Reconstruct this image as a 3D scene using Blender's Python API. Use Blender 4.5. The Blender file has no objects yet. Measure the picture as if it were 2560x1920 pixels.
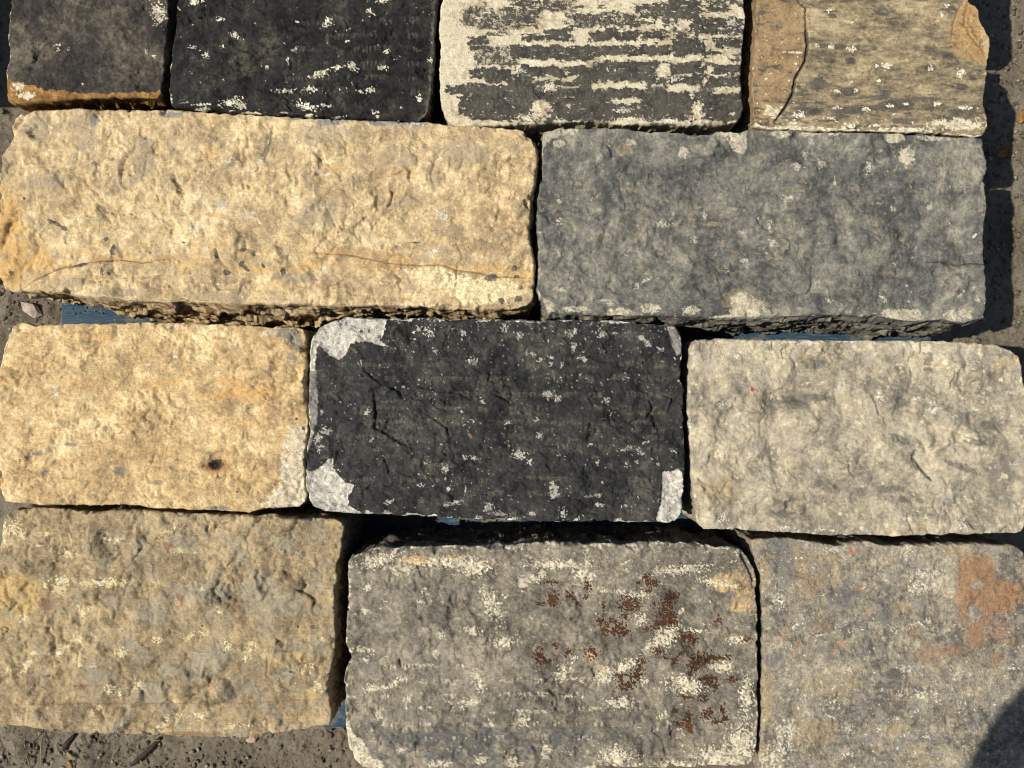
import bpy, math, random
import numpy as np
from mathutils import Vector

# ------------------------------------------------------------------ camera, world, sun, exposure
SC = bpy.context.scene
COL = SC.collection
K = 0.00042              # metres per photograph pixel (2560 wide) on the stones' top faces
CAMZ, TOPZ, DECKZ = 1.10, 0.26, 0.14
D0 = CAMZ - TOPZ
SUN_EL, SUN_AZ = 53.5, 183.0   # azimuth of the sun, degrees counter-clockwise from +X

cam_d = bpy.data.cameras.new('camera')
cam = bpy.data.objects.new('camera', cam_d)
COL.objects.link(cam)
cam.location = (0, 0, CAMZ)
cam.rotation_euler = (0, 0, 0)
cam_d.angle = 2 * math.atan(1280 * K / D0)
cam_d.clip_start, cam_d.clip_end = 0.01, 100
SC.camera = cam

world = bpy.data.worlds.new('World')
SC.world = world
world.use_nodes = True
wt = world.node_tree
sky = wt.nodes.new('ShaderNodeTexSky')
sky.sky_type = 'NISHITA'
sky.sun_disc = False
sky.sun_elevation = math.radians(SUN_EL)
sky.sun_rotation = math.radians(90 - SUN_AZ)
wt.links.new(sky.outputs[0], wt.nodes['Background'].inputs[0])
wt.nodes['Background'].inputs[1].default_value = 0.075

sun_d = bpy.data.lights.new('sun', 'SUN')
sun_d.energy = 5.0
sun_d.angle = math.radians(0.53)
sun_d.color = (1.0, 0.968, 0.875)
sun = bpy.data.objects.new('sun', sun_d)
COL.objects.link(sun)
_el, _az = math.radians(SUN_EL), math.radians(SUN_AZ)
to_sun = Vector((math.cos(_el) * math.cos(_az), math.cos(_el) * math.sin(_az), math.sin(_el)))
sun.rotation_euler = (-to_sun).to_track_quat('-Z', 'Y').to_euler()
sun.location = to_sun * 6

SC.view_settings.view_transform = 'Standard'
SC.view_settings.look = 'None'
SC.view_settings.exposure = 0.29
SC.view_settings.gamma = 1.0
SC.cycles.filter_width = 1.0
SC.cycles.max_bounces = 6
SC.cycles.diffuse_bounces = 3

# ------------------------------------------------------------------ helpers
rng = random.Random(7)
OV = 2560 / 2212.0       # outlines and stains are noted in a 2212-wide grid of the stone layer


def px(u, v, z=0.0):     # a place of the photograph (2560 grid) at height z
    s = K * (CAMZ - z) / D0
    return Vector(((u - 1280) * s, (960 - v) * s, z))


def tag(o, label=None, cat=None, group=None, kind=None):
    if label: o['label'] = label
    if cat: o['category'] = cat
    if group: o['group'] = group
    if kind: o['kind'] = kind
    return o


def srgb(r, g, b, k=0.84):
    f = lambda c: (c / 255 / 12.92 if c / 255 <= 0.04045 else ((c / 255 + 0.055) / 1.055) ** 2.4) * k
    return (f(r), f(g), f(b), 1.0)


def mesh_obj(name, verts, faces, mat, parent=None, smooth=True, loc=None):
    """faces: one (n,3|4) array, or a list of such arrays"""
    me = bpy.data.meshes.new(name)
    verts = np.asarray(verts, np.float32)
    if not isinstance(faces, list):
        faces = [faces]
    faces = [np.asarray(f, np.int32) for f in faces if len(f)]
    nl = sum(f.size for f in faces)
    npoly = sum(len(f) for f in faces)
    me.vertices.add(len(verts)); me.loops.add(nl); me.polygons.add(npoly)
    me.vertices.foreach_set('co', verts.ravel())
    me.loops.foreach_set('vertex_index', np.concatenate([f.ravel() for f in faces]))
    sizes = np.concatenate([np.full(len(f), f.shape[1], np.int32) for f in faces])
    me.polygons.foreach_set('loop_start', np.concatenate([[0], np.cumsum(sizes)[:-1]]).astype(np.int32))
    me.update(calc_edges=True)
    me.polygons.foreach_set('use_smooth', np.full(npoly, smooth))
    if mat: me.materials.append(mat)
    o = bpy.data.objects.new(name, me)
    COL.objects.link(o)
    if loc is not None: o.location = loc
    if parent: o.parent = parent
    return o


# ---- value arrays of noise
_r = np.random.RandomState(11)
_ang = _r.rand(1024) * 2 * np.pi
_GX, _GY = np.cos(_ang), np.sin(_ang)


def _hash(ix, iy, seed):
    h = (ix * 374761393 + iy * 668265263 + seed * 974634777) & 0xffffffff
    h = ((h ^ (h >> 13)) * 1274126177) & 0xffffffff
    return h ^ (h >> 16)


def gn(x, y, seed=0):
    xf, yf = np.floor(x), np.floor(y)
    ix, iy = xf.astype(np.int64), yf.astype(np.int64)
    fx, fy = x - xf, y - yf
    u = fx * fx * fx * (fx * (fx * 6 - 15) + 10)
    w = fy * fy * fy * (fy * (fy * 6 - 15) + 10)

    def dot(dx, dy):
        h = _hash(ix + dx, iy + dy, seed) & 1023
        return _GX[h] * (fx - dx) + _GY[h] * (fy - dy)
    a = dot(0, 0); b = dot(1, 0); c = dot(0, 1); d = dot(1, 1)
    return ((a + u * (b - a)) * (1 - w) + (c + u * (d - c)) * w) * 1.5


def fbm(x, y, octv=4, seed=0, gain=0.5):
    s, a, t = 0, 1.0, 0
    for i in range(octv):
        s = s + a * gn(x * 2 ** i + 17.3 * i, y * 2 ** i - 9.1 * i, seed + i * 31)
        t += a; a *= gain
    return s / t * 1.35


def facets(x, y, seed=0, jitter=0.9):
    """broken planes: nearest cell's tilted plane; about -0.5..0.5"""
    xf, yf = np.floor(x).astype(np.int64), np.floor(y).astype(np.int64)
    best = np.full(x.shape, 9.0); out = np.zeros(x.shape)
    for dx in (-1, 0, 1):
        for dy in (-1, 0, 1):
            h = _hash(xf + dx, yf + dy, seed)
            px_ = xf + dx + 0.5 + jitter * ((h & 255) / 255 - 0.5)
            py_ = yf + dy + 0.5 + jitter * (((h >> 8) & 255) / 255 - 0.5)
            ax, ay = x - px_, y - py_
            d = ax * ax + ay * ay
            k = (h >> 16) & 1023
            val = (_GX[k] * ax + _GY[k] * ay) + (((h >> 4) & 255) / 255 - 0.5) * 0.35
            m = d < best
            best = np.where(m, d, best); out = np.where(m, val, out)
    return out


def sstep(a, b, x):
    t = np.clip((x - a) / (b - a), 0, 1)
    return t * t * (3 - 2 * t)


# ------------------------------------------------------------------ materials
class NT:
    def __init__(self, name):
        self.m = bpy.data.materials.new(name)
        self.m.use_nodes = True
        self.t = self.m.node_tree
        self.b = self.t.nodes['Principled BSDF']
        self.b.inputs['Specular IOR Level'].default_value = 0.25

    def n(self, typ, **kw):
        nd = self.t.nodes.new(typ)
        for k, v in kw.items():
            if hasattr(nd, k): setattr(nd, k, v)
        return nd

    def put(self, sock, v):
        if isinstance(v, bpy.types.NodeSocket): self.t.links.new(v, sock)
        else: sock.default_value = v

    def coord(self):
        if not hasattr(self, '_c'):
            self._c = self.n('ShaderNodeTexCoord').outputs['Object']
        return self._c

    def mapped(self, scale):
        mp = self.n('ShaderNodeMapping')
        self.put(mp.inputs[0], self.coord()); mp.inputs['Scale'].default_value = scale
        return mp.outputs[0]

    def noise(self, scale, detail=4, rough=0.55, vec=None, dist=0.0):
        nd = self.n('ShaderNodeTexNoise')
        self.put(nd.inputs['Vector'], vec or self.coord())
        nd.inputs['Scale'].default_value = scale
        nd.inputs['Detail'].default_value = detail
        nd.inputs['Roughness'].default_value = rough
        nd.inputs['Distortion'].default_value = dist
        return nd.outputs['Fac']

    def rng(self, v, a, b, c=0.0, d=1.0, smooth=True):
        nd = self.n('ShaderNodeMapRange')
        if smooth: nd.interpolation_type = 'SMOOTHSTEP'
        self.put(nd.inputs['Value'], v)
        for i, x in zip(('From Min', 'From Max', 'To Min', 'To Max'), (a, b, c, d)):
            nd.inputs[i].default_value = x
        return nd.outputs[0]

    def math(self, op, a, b=0.0):
        nd = self.n('ShaderNodeMath', operation=op)
        self.put(nd.inputs[0], a); self.put(nd.inputs[1], b)
        return nd.outputs[0]

    def mix(self, f, a, b, mode='MIX'):
        nd = self.n('ShaderNodeMix')
        nd.data_type = 'RGBA'; nd.blend_type = mode
        self.put(nd.inputs[0], f); self.put(nd.inputs[6], a); self.put(nd.inputs[7], b)
        return nd.outputs[2]

    def attr(self, name):
        return self.n('ShaderNodeAttribute', attribute_name=name).outputs['Fac']

    def bump(self, h, strength, dist, normal=None):
        nd = self.n('ShaderNodeBump')
        nd.inputs['Strength'].default_value = strength
        nd.inputs['Distance'].default_value = dist
        self.put(nd.inputs['Height'], h)
        if normal is not None: self.put(nd.inputs['Normal'], normal)
        return nd.outputs[0]


LAYERS = ('ochre', 'grey', 'soot_shade', 'pale', 'rust', 'speck', 'red', 'dark')  # third layer: dark crust, also shade put into the colour of scoops


def stone_material(name, base, layers, s1=11, s2=55, grain=0.30, stretch=(1, 1, 1), bump=0.6):
    m = NT(name)
    v = m.mapped(stretch)
    n1 = m.noise(s1, 7, 0.66, v, 0.5)
    n2 = m.noise(s2, 7, 0.68, v, 0.3)
    n2b = m.noise(s2 * 1.7, 5, 0.65)
    n3 = m.noise(260, 4, 0.65)
    n4 = m.noise(950, 2, 0.6)
    t = m.math('ADD', m.math('MULTIPLY', n1, 0.38), m.math('ADD', m.math('MULTIPLY', n2, 0.34), m.math('MULTIPLY', n2b, 0.18)))
    t = m.math('ADD', t, m.math('MULTIPLY', n3, 0.10))
    rmp = m.n('ShaderNodeValToRGB')
    el = rmp.color_ramp.elements
    dk = base[3] if len(base) > 3 else base[0]
    el[0].position = 0.0; el[0].color = tuple(c * 0.82 for c in dk[:3]) + (1,)
    el[1].position = 1.0; el[1].color = tuple(min(c * 1.12, .95) for c in base[2][:3]) + (1,)
    for p, c in ((0.24, dk), (0.44, base[0]), (0.60, base[1]), (0.80, base[2])):
        e = el.new(p); e.color = c
    m.put(rmp.inputs[0], m.rng(t, 0.385, 0.615, smooth=False))
    col = rmp.outputs[0]
    brk = m.math('ADD', m.math('MULTIPLY', m.math('SUBTRACT', n3, 0.5), 1.7), m.math('MULTIPLY', m.math('SUBTRACT', n2b, 0.5), 0.9))
    brk = m.math('ADD', brk, m.math('MULTIPLY', m.math('SUBTRACT', n4, 0.5), 0.6))
    opac = m.rng(m.math('ADD', n3, m.math('MULTIPLY', m.math('SUBTRACT', n4, .5), .5)), 0.28, 0.54, 0.32, 1.0)
    for a in LAYERS:
        if a not in layers: continue
        ca, cb, wdt, amt = layers[a]
        at = m.attr(a)
        if a in ('grey', 'ochre'):      # tints of the stone itself: soft
            f = m.math('ADD', m.math('MULTIPLY', at, 1.1), m.math('MULTIPLY', brk, 0.75))
            f = m.math('MULTIPLY', m.rng(f, 0.0, 1.0, 0.0, amt), m.rng(at, 0.0, 0.3))
        else:
            k = 0.35 if a in ('dark', 'red') else (1.3 if a == 'rust' else 1.0)
            f = m.math('ADD', m.math('MULTIPLY', at, 1.05), m.math('MULTIPLY', brk, k))
            f = m.rng(f, 0.5 - wdt, 0.5 + wdt, 0.0, amt)
            f = m.math('MULTIPLY', f if a == 'rust' else m.math('MULTIPLY', f, m.rng(opac, .32, 1, .82, 1) if a == 'soot_shade' or amt >= 1 else opac), m.rng(at, 0.02, 0.25))
        col = m.mix(f, col, m.mix(m.rng(n2b, 0.36, 0.64), ca, cb))
    g = m.math('ADD', m.math('MULTIPLY', m.rng(n4, 0.30, 0.70, smooth=False), 0.55),
               m.math('MULTIPLY', m.rng(n3, 0.28, 0.72, smooth=False), 0.45))
    g = m.rng(g, 0, 1, 1 - 1.7 * grain, 1 + 1.7 * grain, smooth=False)
    mul = m.n('ShaderNodeVectorMath', operation='SCALE')
    m.put(mul.inputs[0], col); m.put(mul.inputs['Scale'], g)
    m.put(m.b.inputs['Base Color'], mul.outputs[0])
    m.b.inputs['Roughness'].default_value = 0.9
    n5 = m.noise(560, 4, 0.7)
    h = m.math('ADD', m.math('MULTIPLY', n3, 0.8), m.math('ADD', m.math('MULTIPLY', n4, 0.45), m.math('MULTIPLY', n5, 0.55)))
    m.put(m.b.inputs['Normal'], m.bump(h, bump, 0.0032))
    return m.m


# ------------------------------------------------------------------ a stone block
def pts(s):
    a = np.array([float(t) for t in s.replace(';', ' ').replace(',', ' ').split()])
    return a.reshape(-1, 2)


def smooth_loop(p, k):
    w = np.hanning(k + 2)[1:-1]; w /= w.sum()
    q = np.vstack([p[-k:], p, p[:k]])
    return np.column_stack([np.convolve(q[:, i], w, 'same')[k:-k] for i in (0, 1)])


class Stone:
    SP = 2.2      # spacing in the 2212 grid (about 1.07 mm)

    def __init__(self, top, right, bottom, left, seed, thick=0.12, lift=0.0, r=12, chip=0.9,
                 slant=(0, 0, 0, 0), rings=14, rag=1.75, side=2.2, side_wl=26, strata=0.0, bias=0.45):
        self.seed, self.rings = seed, rings
        top, right, bottom, left = map(pts, (top, right, bottom, left))
        sides = [top, np.vstack([top[-1:], right, bottom[-1:]]), bottom[::-1], np.vstack([bottom[:1], left[::-1], top[:1]])]
        loop, corner = [], []
        for s in sides:
            corner.append(sum(len(x) for x in loop))
            L = np.concatenate([[0], np.cumsum(np.hypot(*np.diff(s, axis=0).T))])
            n = max(4, int(L[-1]))
            t = np.linspace(0, L[-1], n, endpoint=False)
            loop.append(np.column_stack([np.interp(t, L, s[:, 0]), np.interp(t, L, s[:, 1])]))
        loop = np.vstack(loop)
        loop = smooth_loop(loop, 9)
        # ragged edge
        tan = np.roll(loop, -3, 0) - np.roll(loop, 3, 0)
        tan /= np.maximum(np.hypot(*tan.T), 1e-6)[:, None]
        nrm = np.column_stack([-tan[:, 1], tan[:, 0]])   # clockwise in image grid (y down): points inwards
        nz = fbm(loop[:, 0] / 17, loop[:, 1] / 17, 4, seed + 5, 0.6) * rag * 1.5
        nz += np.maximum(0, fbm(loop[:, 0] / 34, loop[:, 1] / 34, 2, seed + 6) - 0.25) * rag * 3
        loop = loop + nrm * nz[:, None]
        segs = [loop[corner[i]:corner[i + 1]] if i < 3 else loop[corner[3]:] for i in range(4)]
        segs = [np.vstack([s, loop[corner[(i + 1) % 4]][None]]) for i, s in enumerate(segs)]

        def resample(s, n):
            L = np.concatenate([[0], np.cumsum(np.hypot(*np.diff(s, axis=0).T))])
            t = np.linspace(0, L[-1], n)
            return np.column_stack([np.interp(t, L, s[:, 0]), np.interp(t, L, s[:, 1])])
        ln = [np.hypot(*np.diff(s, axis=0).T).sum() for s in segs]
        nu = int(max(ln[0], ln[2]) / self.SP) + 2
        nv = int(max(ln[1], ln[3]) / self.SP) + 2
        T, R = resample(segs[0], nu), resample(segs[1], nv)
        B, Lf = resample(segs[2], nu)[::-1], resample(segs[3], nv)[::-1]
        uu = np.linspace(0, 1, nu)[None, :, None]; vv = np.linspace(0, 1, nv)[:, None, None]
        # edge waviness fades out towards the middle (cubic blends keep the grid regular)
        P = ((1 - vv) * T[None] + vv * B[None] + (1 - uu) * Lf[:, None] + uu * R[:, None]
             - ((1 - uu) * (1 - vv) * T[0] + uu * (1 - vv) * T[-1] + (1 - uu) * vv * B[0] + uu * vv * B[-1]))
        dl = np.hypot(*(P - P[:, :1]).transpose(2, 0, 1)); dr = np.hypot(*(P - P[:, -1:]).transpose(2, 0, 1))
        dt = np.hypot(*(P - P[:1]).transpose(2, 0, 1)); db = np.hypot(*(P - P[-1:]).transpose(2, 0, 1))
        dd = np.minimum(np.minimum(dl, dr), np.minimum(dt, db))
        u, v, d = P[..., 0].ravel(), P[..., 1].ravel(), dd.ravel()
        rr = .75 * r * (0.7 + 0.8 * fbm(u / 120, v / 120, 2, seed + 8)) + r * chip * 4.2 * np.maximum(0, fbm(u / 46, v / 46, 4, seed + 9, .6) - 0.14)
        rr = np.clip(rr, 2.6, None)
        t = np.clip(d / rr, 0, 1)
        drop = -(0.75 * rr) * (1 - np.sqrt(np.clip(1 - (1 - t) ** 2.2, 0, 1)))     # in grid units
        self.q = K * OV * (CAMZ - (TOPZ + lift)) / D0                              # metres per grid unit
        self.nt = nu * nv
        # perimeter
        I = np.arange(self.nt).reshape(nv, nu)
        per = np.concatenate([I[0, :-1], I[:-1, -1], I[-1, :0:-1], I[:0:-1, 0]])
        bp = np.column_stack([u[per], v[per]])
        tg = np.roll(bp, -4, 0) - np.roll(bp, 4, 0)
        tg = smooth_loop(tg, 9)
        tg /= np.maximum(np.hypot(*tg.T), 1e-6)[:, None]
        out = np.column_stack([tg[:, 1], -tg[:, 0]])
        npm = len(per)
        depth = (thick / self.q)
        w = np.linspace(0, 1, rings + 1)[1:] ** 1.15
        if callable(slant[2]): slant = (slant[0], slant[1], slant[2](bp[:, 0]), slant[3])
        bN, bE, bS, bW = (np.asarray(a_) / 1000 / self.q for a_ in slant)
        off = bE * np.maximum(out[:, 0], 0) ** 2 + bW * np.maximum(-out[:, 0], 0) ** 2 + \
            bS * np.maximum(out[:, 1], 0) ** 2 + bN * np.maximum(-out[:, 1], 0) ** 2
        su = (bp[:, 0][None] + out[:, 0][None] * (w * depth)[:, None])
        sv = (bp[:, 1][None] + out[:, 1][None] * (w * depth)[:, None])
        s_arc = np.concatenate([[0], np.cumsum(np.hypot(*np.diff(bp, axis=0).T))])[None] + 0 * su
        sd = (w * depth)[:, None] + 0 * su
        wv = fbm(s_arc / 50, sd / 50, 3, seed + 13)
        rel = facets(s_arc / side_wl + 0.35 * wv, sd / (side_wl * 0.8) + 0.35 * wv, seed + 12) * 1.3 \
            + fbm(s_arc / 30, sd / 22, 4, seed + 14, 0.5) * 0.45 \
            + strata * fbm(s_arc / 110, sd / 11 + 0.02 * s_arc * 0, 4, seed + 15, 0.65)
        ramp = np.minimum(1, w * 7)[:, None]
        offs = off[None] * (w ** 0.7)[:, None] + (rel - bias) * (side / 1000 / self.q) * ramp
        sx = bp[:, 0][None] + out[:, 0][None] * offs
        sy = bp[:, 1][None] + out[:, 1][None] * offs
        z0 = drop[per]
        sz = z0[None] * (1 - w)[:, None] + (-depth) * w[:, None]
        self.u = np.concatenate([u, su.ravel()]); self.v = np.concatenate([v, sv.ravel()])
        self.x = np.concatenate([u, sx.ravel()]); self.y = np.concatenate([v, sy.ravel()])
        self.z = np.concatenate([drop, sz.ravel()])
        self.on_top = np.concatenate([sstep(0.0, 1.0, np.clip(d / np.maximum(rr * 0.8, 3), 0, 1)), np.zeros(su.size)])
        self.edge_d = np.concatenate([d, -sd.ravel()])
        # faces (image y points down, so the order is turned for upward normals)
        q0 = np.column_stack([I[:-1, :-1].ravel(), I[1:, :-1].ravel(), I[1:, 1:].ravel(), I[:-1, 1:].ravel()])
        J = np.vstack([per[None], self.nt + np.arange(rings * npm).reshape(rings, npm)])
        Jn = np.roll(J, -1, 1)
        q1 = np.column_stack([J[:-1].ravel(), Jn[:-1].ravel(), Jn[1:].ravel(), J[1:].ravel()])
        ci = len(self.u)
        self.u = np.append(self.u, bp[:, 0].mean()); self.v = np.append(self.v, bp[:, 1].mean())
        self.x = np.append(self.x, bp[:, 0].mean()); self.y = np.append(self.y, bp[:, 1].mean())
        self.z = np.append(self.z, -depth); self.on_top = np.append(self.on_top, 0); self.edge_d = np.append(self.edge_d, -depth)
        tri = np.column_stack([J[-1], Jn[-1], np.full(npm, ci)])
        self.faces = [q0, q1, tri]
        self.h = np.zeros(len(self.u))        # relief in mm
        self.m = {}
        self.lift, self.thick = lift, thick
        self.k = seed * 101

    # ---- fields
    def s(self):
        self.k += 1
        return self.k

    def fb(self, wl, octv=4, gain=0.5, st=1.0):
        return fbm(self.u / (wl * st), self.v / wl, octv, self.s(), gain)

    def near(self, x0, y0, x1, y1):
        return np.nonzero((self.u > x0) & (self.u < x1) & (self.v > y0) & (self.v < y1))[0]

    def add(self, layer, idx, f):
        a = self.m.setdefault(layer, np.zeros(len(self.u)))
        a[idx] = np.maximum(a[idx], f)

    def sub(self, layer, idx, f):
        a = self.m.setdefault(layer, np.zeros(len(self.u)))
        a[idx] *= 1 - f

    def blob(self, layer, x, y, rx, ry=None, rot=0, rag=0.55, wl=None, soft=1.0, amt=1.0, erase=False):
        ry = ry or rx
        if layer == 'speck' and not erase: rx, ry, rag, wl, soft = rx * .92, ry * .92, 1.7, 4.2, .7
        env = .72 if layer == 'speck' else 1.0
        if layer == 'pale' and rag >= .8 and not erase: rag, wl, soft, env = 1.8, 5.0, .8, .74
        if layer == 'rust' and rag > 1.5: env = .68
        R = max(rx, ry) * 1.9
        i = self.near(x - R, y - R, x + R, y + R)
        if not len(i): return
        c, s_ = math.cos(math.radians(rot)), math.sin(math.radians(rot))
        a, b = self.u[i] - x, self.v[i] - y
        e = np.hypot((a * c + b * s_) / rx, (-a * s_ + b * c) / ry)
        wl = wl or max(4, min(rx, ry) * 1.1)
        f = env - e + rag * fbm(self.u[i] / wl, self.v[i] / wl, 4, self.s(), 0.65)
        f = sstep(-soft / 2, soft / 2, f) * amt
        (self.sub if erase else self.add)(layer, i, f)

    def blobs(self, layer, txt, **kw):
        for t in txt.split(';'):
            a = [float(x) for x in t.replace(',', ' ').split()]
            if a: self.blob(layer, *a, **kw)

    def sdf(self, i, poly):
        U, V = self.u[i], self.v[i]
        d = np.full(len(i), 1e9); inside = np.zeros(len(i), bool)
        for p, q in zip(poly, np.roll(poly, -1, 0)):
            e = q - p
            t = np.clip(((U - p[0]) * e[0] + (V - p[1]) * e[1]) / max(e @ e, 1e-9), 0, 1)
            d = np.minimum(d, np.hypot(U - p[0] - t * e[0], V - p[1] - t * e[1]))
            c = ((p[1] > V) != (q[1] > V))
            if q[1] != p[1]:
                inside ^= c & (U < (q[0] - p[0]) * (V - p[1]) / (q[1] - p[1]) + p[0])
        return np.where(inside, d, -d)

    def patch(self, layer, poly, rag=4, wl=9, soft=2.0, amt=1.0, erase=False):
        poly = pts(poly) if isinstance(poly, str) else poly
        i = self.near(*(poly.min(0) - 25), *(poly.max(0) + 25))
        if not len(i): return
        f = self.sdf(i, poly) + rag * fbm(self.u[i] / wl, self.v[i] / wl, 4, self.s(), 0.6)
        f = sstep(-soft, soft, f) * amt
        (self.sub if erase else self.add)(layer, i, f)

    def dashes(self, layer, txt, o, amt=1.0, erase=False):
        for t in txt.split(';'):
            a = [float(x) for x in t.split()]
            if not a: continue
            x0, y0, x1, y1 = a[0] * .25 + o[0], a[1] * .25 + o[1], a[2] * .25 + o[0], a[3] * .25 + o[1]
            if not erase: x0, x1, y0, y1 = x0 - 3, x1 + 3, y0 - .6, y1 + .6
            i = self.near(x0 - 30, y0 - 16, x1 + 30, y1 + 16)
            if not len(i): continue
            U, V = self.u[i], self.v[i]
            q = 9 * fbm(U / 48, V / 70, 3, 77) + 5 * gn(U / 15, V / 40, 78)
            dx = np.abs(U - (x0 + x1) / 2) - (x1 - x0) / 2
            dy = np.abs(V + q * .5 - (y0 + y1) / 2) - (y1 - y0) / 2
            d = np.maximum(dx * .45, dy)
            f = -d + 9.5 * fbm(U / 15, V / 8, 5, self.s(), .7) + 1.2
            (self.sub if erase else self.add)(layer, i, sstep(-3.5, 4.5, f) * amt)

    def specks(self, layer, wl, th, soft=0.22, st=1.0, amt=1.0, field=None, octv=5):
        f = fbm(self.u / (wl * 1.6 * st), self.v / (wl * 1.6), octv, self.s(), 0.72) * 1.12
        if field is not None: f = f + field
        f = sstep(th - .04, th - .04 + 1.6 * soft, f) * amt
        self.add(layer, slice(None), f)

    # ---- relief in mm
    def pl(self, poly, R):
        poly = pts(poly)
        i = self.near(*(poly.min(0) - R), *(poly.max(0) + R))
        U = self.u[i] + 1.6 * fbm(self.u[i] / 8, self.v[i] / 8, 3, self.s(), 0.6)
        V = self.v[i] + 1.6 * fbm(self.u[i] / 8, self.v[i] / 8, 3, self.s(), 0.6)
        d = np.full(len(i), 1e9); sg = np.ones(len(i)); al = np.zeros(len(i))
        L = np.concatenate([[0], np.cumsum(np.hypot(*np.diff(poly, axis=0).T))])
        for k in range(len(poly) - 1):
            p, q = poly[k], poly[k + 1]
            e = q - p
            t = np.clip(((U - p[0]) * e[0] + (V - p[1]) * e[1]) / max(e @ e, 1e-9), 0, 1)
            dk = np.hypot(U - p[0] - t * e[0], V - p[1] - t * e[1])
            mm = dk < d
            d = np.where(mm, dk, d)
            sg = np.where(mm, np.sign(e[0] * (V - p[1]) - e[1] * (U - p[0])), sg)
            al = np.where(mm, (L[k] + t * (L[k + 1] - L[k])) / L[-1], al)
        return i, d, sg, al

    def crack(self, poly, w=1.6, depth=1.6, layer=None, amt=1.0):
        i, d, sg, al = self.pl(poly, 12)
        tp = np.clip(np.minimum(al, 1 - al) * 6 + 0.25, 0, 1)
        f = np.exp(-(d / (w * tp + 0.4)) ** 2)
        self.h[i] -= 1.3 * depth * f * tp
        if layer: self.add(layer, i, f * amt)

    def step(self, poly, amp=1.2, decay=26):
        """a flake's edge: the ground on the right of the walk lies higher"""
        i, d, sg, al = self.pl(poly, decay * 3)
        tp = np.clip(np.minimum(al, 1 - al) * 4, 0, 1)
        self.h[i] += 1.5 * amp * np.where(sg > 0, 0.55, -0.45) * np.exp(-d / decay) * tp

    def dent(self, x, y, rx, ry=None, rot=0, depth=1.5, p=2.0):
        ry = ry or rx
        R = max(rx, ry) * 2.2
        i = self.near(x - R, y - R, x + R, y + R)
        c, s_ = math.cos(math.radians(rot)), math.sin(math.radians(rot))
        a, b = self.u[i] - x, self.v[i] - y
        n = fbm(self.u[i] / max(rx, 5), self.v[i] / max(rx, 5), 3, self.s())
        e = np.hypot((a * c + b * s_) / rx, (-a * s_ + b * c) / ry) * (1 + 0.25 * n)
        self.h[i] -= 1.25 * depth * np.exp(-e ** p)

    def rough(self, low=3.0, low_wl=260, fac=1.2, fac_wl=60, mid=1.0, mid_wl=34, fine=0.25, st=1.0, gain=0.55, scoop=0.0, scoop_wl=70, lump=0.0, lump_wl=80, terr=0.0, terr_wl=110, chips=0.0, chip_wl=48):
        u, v = self.u / st, self.v
        var = 0.15 + 1.7 * sstep(-.25, .45, fbm(u / 150, v / 110, 4, self.s()))       # rougher and smoother zones
        self.h += low * fbm(self.u / low_wl, v / low_wl, 2, self.s())
        self.h += 1.6 * mid * fbm(u / 95, v / 80, 3, self.s(), 0.45)
        if lump:                       # rounded mounds with creases between
            a_, b_ = u / lump_wl, v / lump_wl
            n_ = fbm(a_ + .25 * fbm(a_ * 2, b_ * 2, 3, self.s()), b_ + .25 * fbm(a_ * 2, b_ * 2, 3, self.s()), 3, self.s(), .42)
            self.h += lump * 1.6 * (.4 + .6 * var) * np.minimum(np.abs(n_) * 1.9, 1) ** 0.85
        if terr:                       # flaked layers: broken terraces
            n_ = fbm(u / terr_wl, v / (terr_wl * .75), 5, self.s(), .52) * 3.2
            k_ = np.floor(n_); f_ = n_ - k_
            on_ = sstep(-.1, .35, fbm(u / 90, v / 80, 3, self.s()))
            self.h += terr * (k_ + sstep(.0, .13, f_) * on_ + f_ * (1 - on_))
        wx = 0.55 * fbm(u / (fac_wl * 0.8), v / (fac_wl * 0.8), 4, self.s(), 0.6)
        wy = 0.55 * fbm(u / (fac_wl * 0.8), v / (fac_wl * 0.8), 4, self.s(), 0.6)
        self.h += .8 * fac * var * facets(u / fac_wl + wx, v / fac_wl + wy, self.s())
        self.h += fac * 0.25 * var * facets(u / (fac_wl * 0.45) + 1.2 * wx, v / (fac_wl * 0.45) + 1.2 * wy, self.s())
        r1 = 0.5 - np.abs(fbm(u / mid_wl + .4 * wx, v / mid_wl + .4 * wy, 3, self.s(), gain))     # ridged
        self.h += mid * 0.4 * r1 * var
        self.h += mid * 0.7 * fbm(u / (mid_wl * 1.5), v / (mid_wl * 1.5), 4, self.s(), gain)
        r2 = 0.5 - np.abs(fbm(u / 11, v / 11, 2, self.s(), 0.5))
        self.h += fine * (1.0 * r2 * var + 0.6 * fbm(u / 6, v / 6, 2, self.s(), 0.6))
        if scoop: self.scoops(scoop_wl, scoop * 1.5, st=st)
        if chips:
            self.scoops(chip_wl, chips, .42, st, True); self.scoops(chip_wl * .45, chips * .8, .3, st, True)

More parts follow.
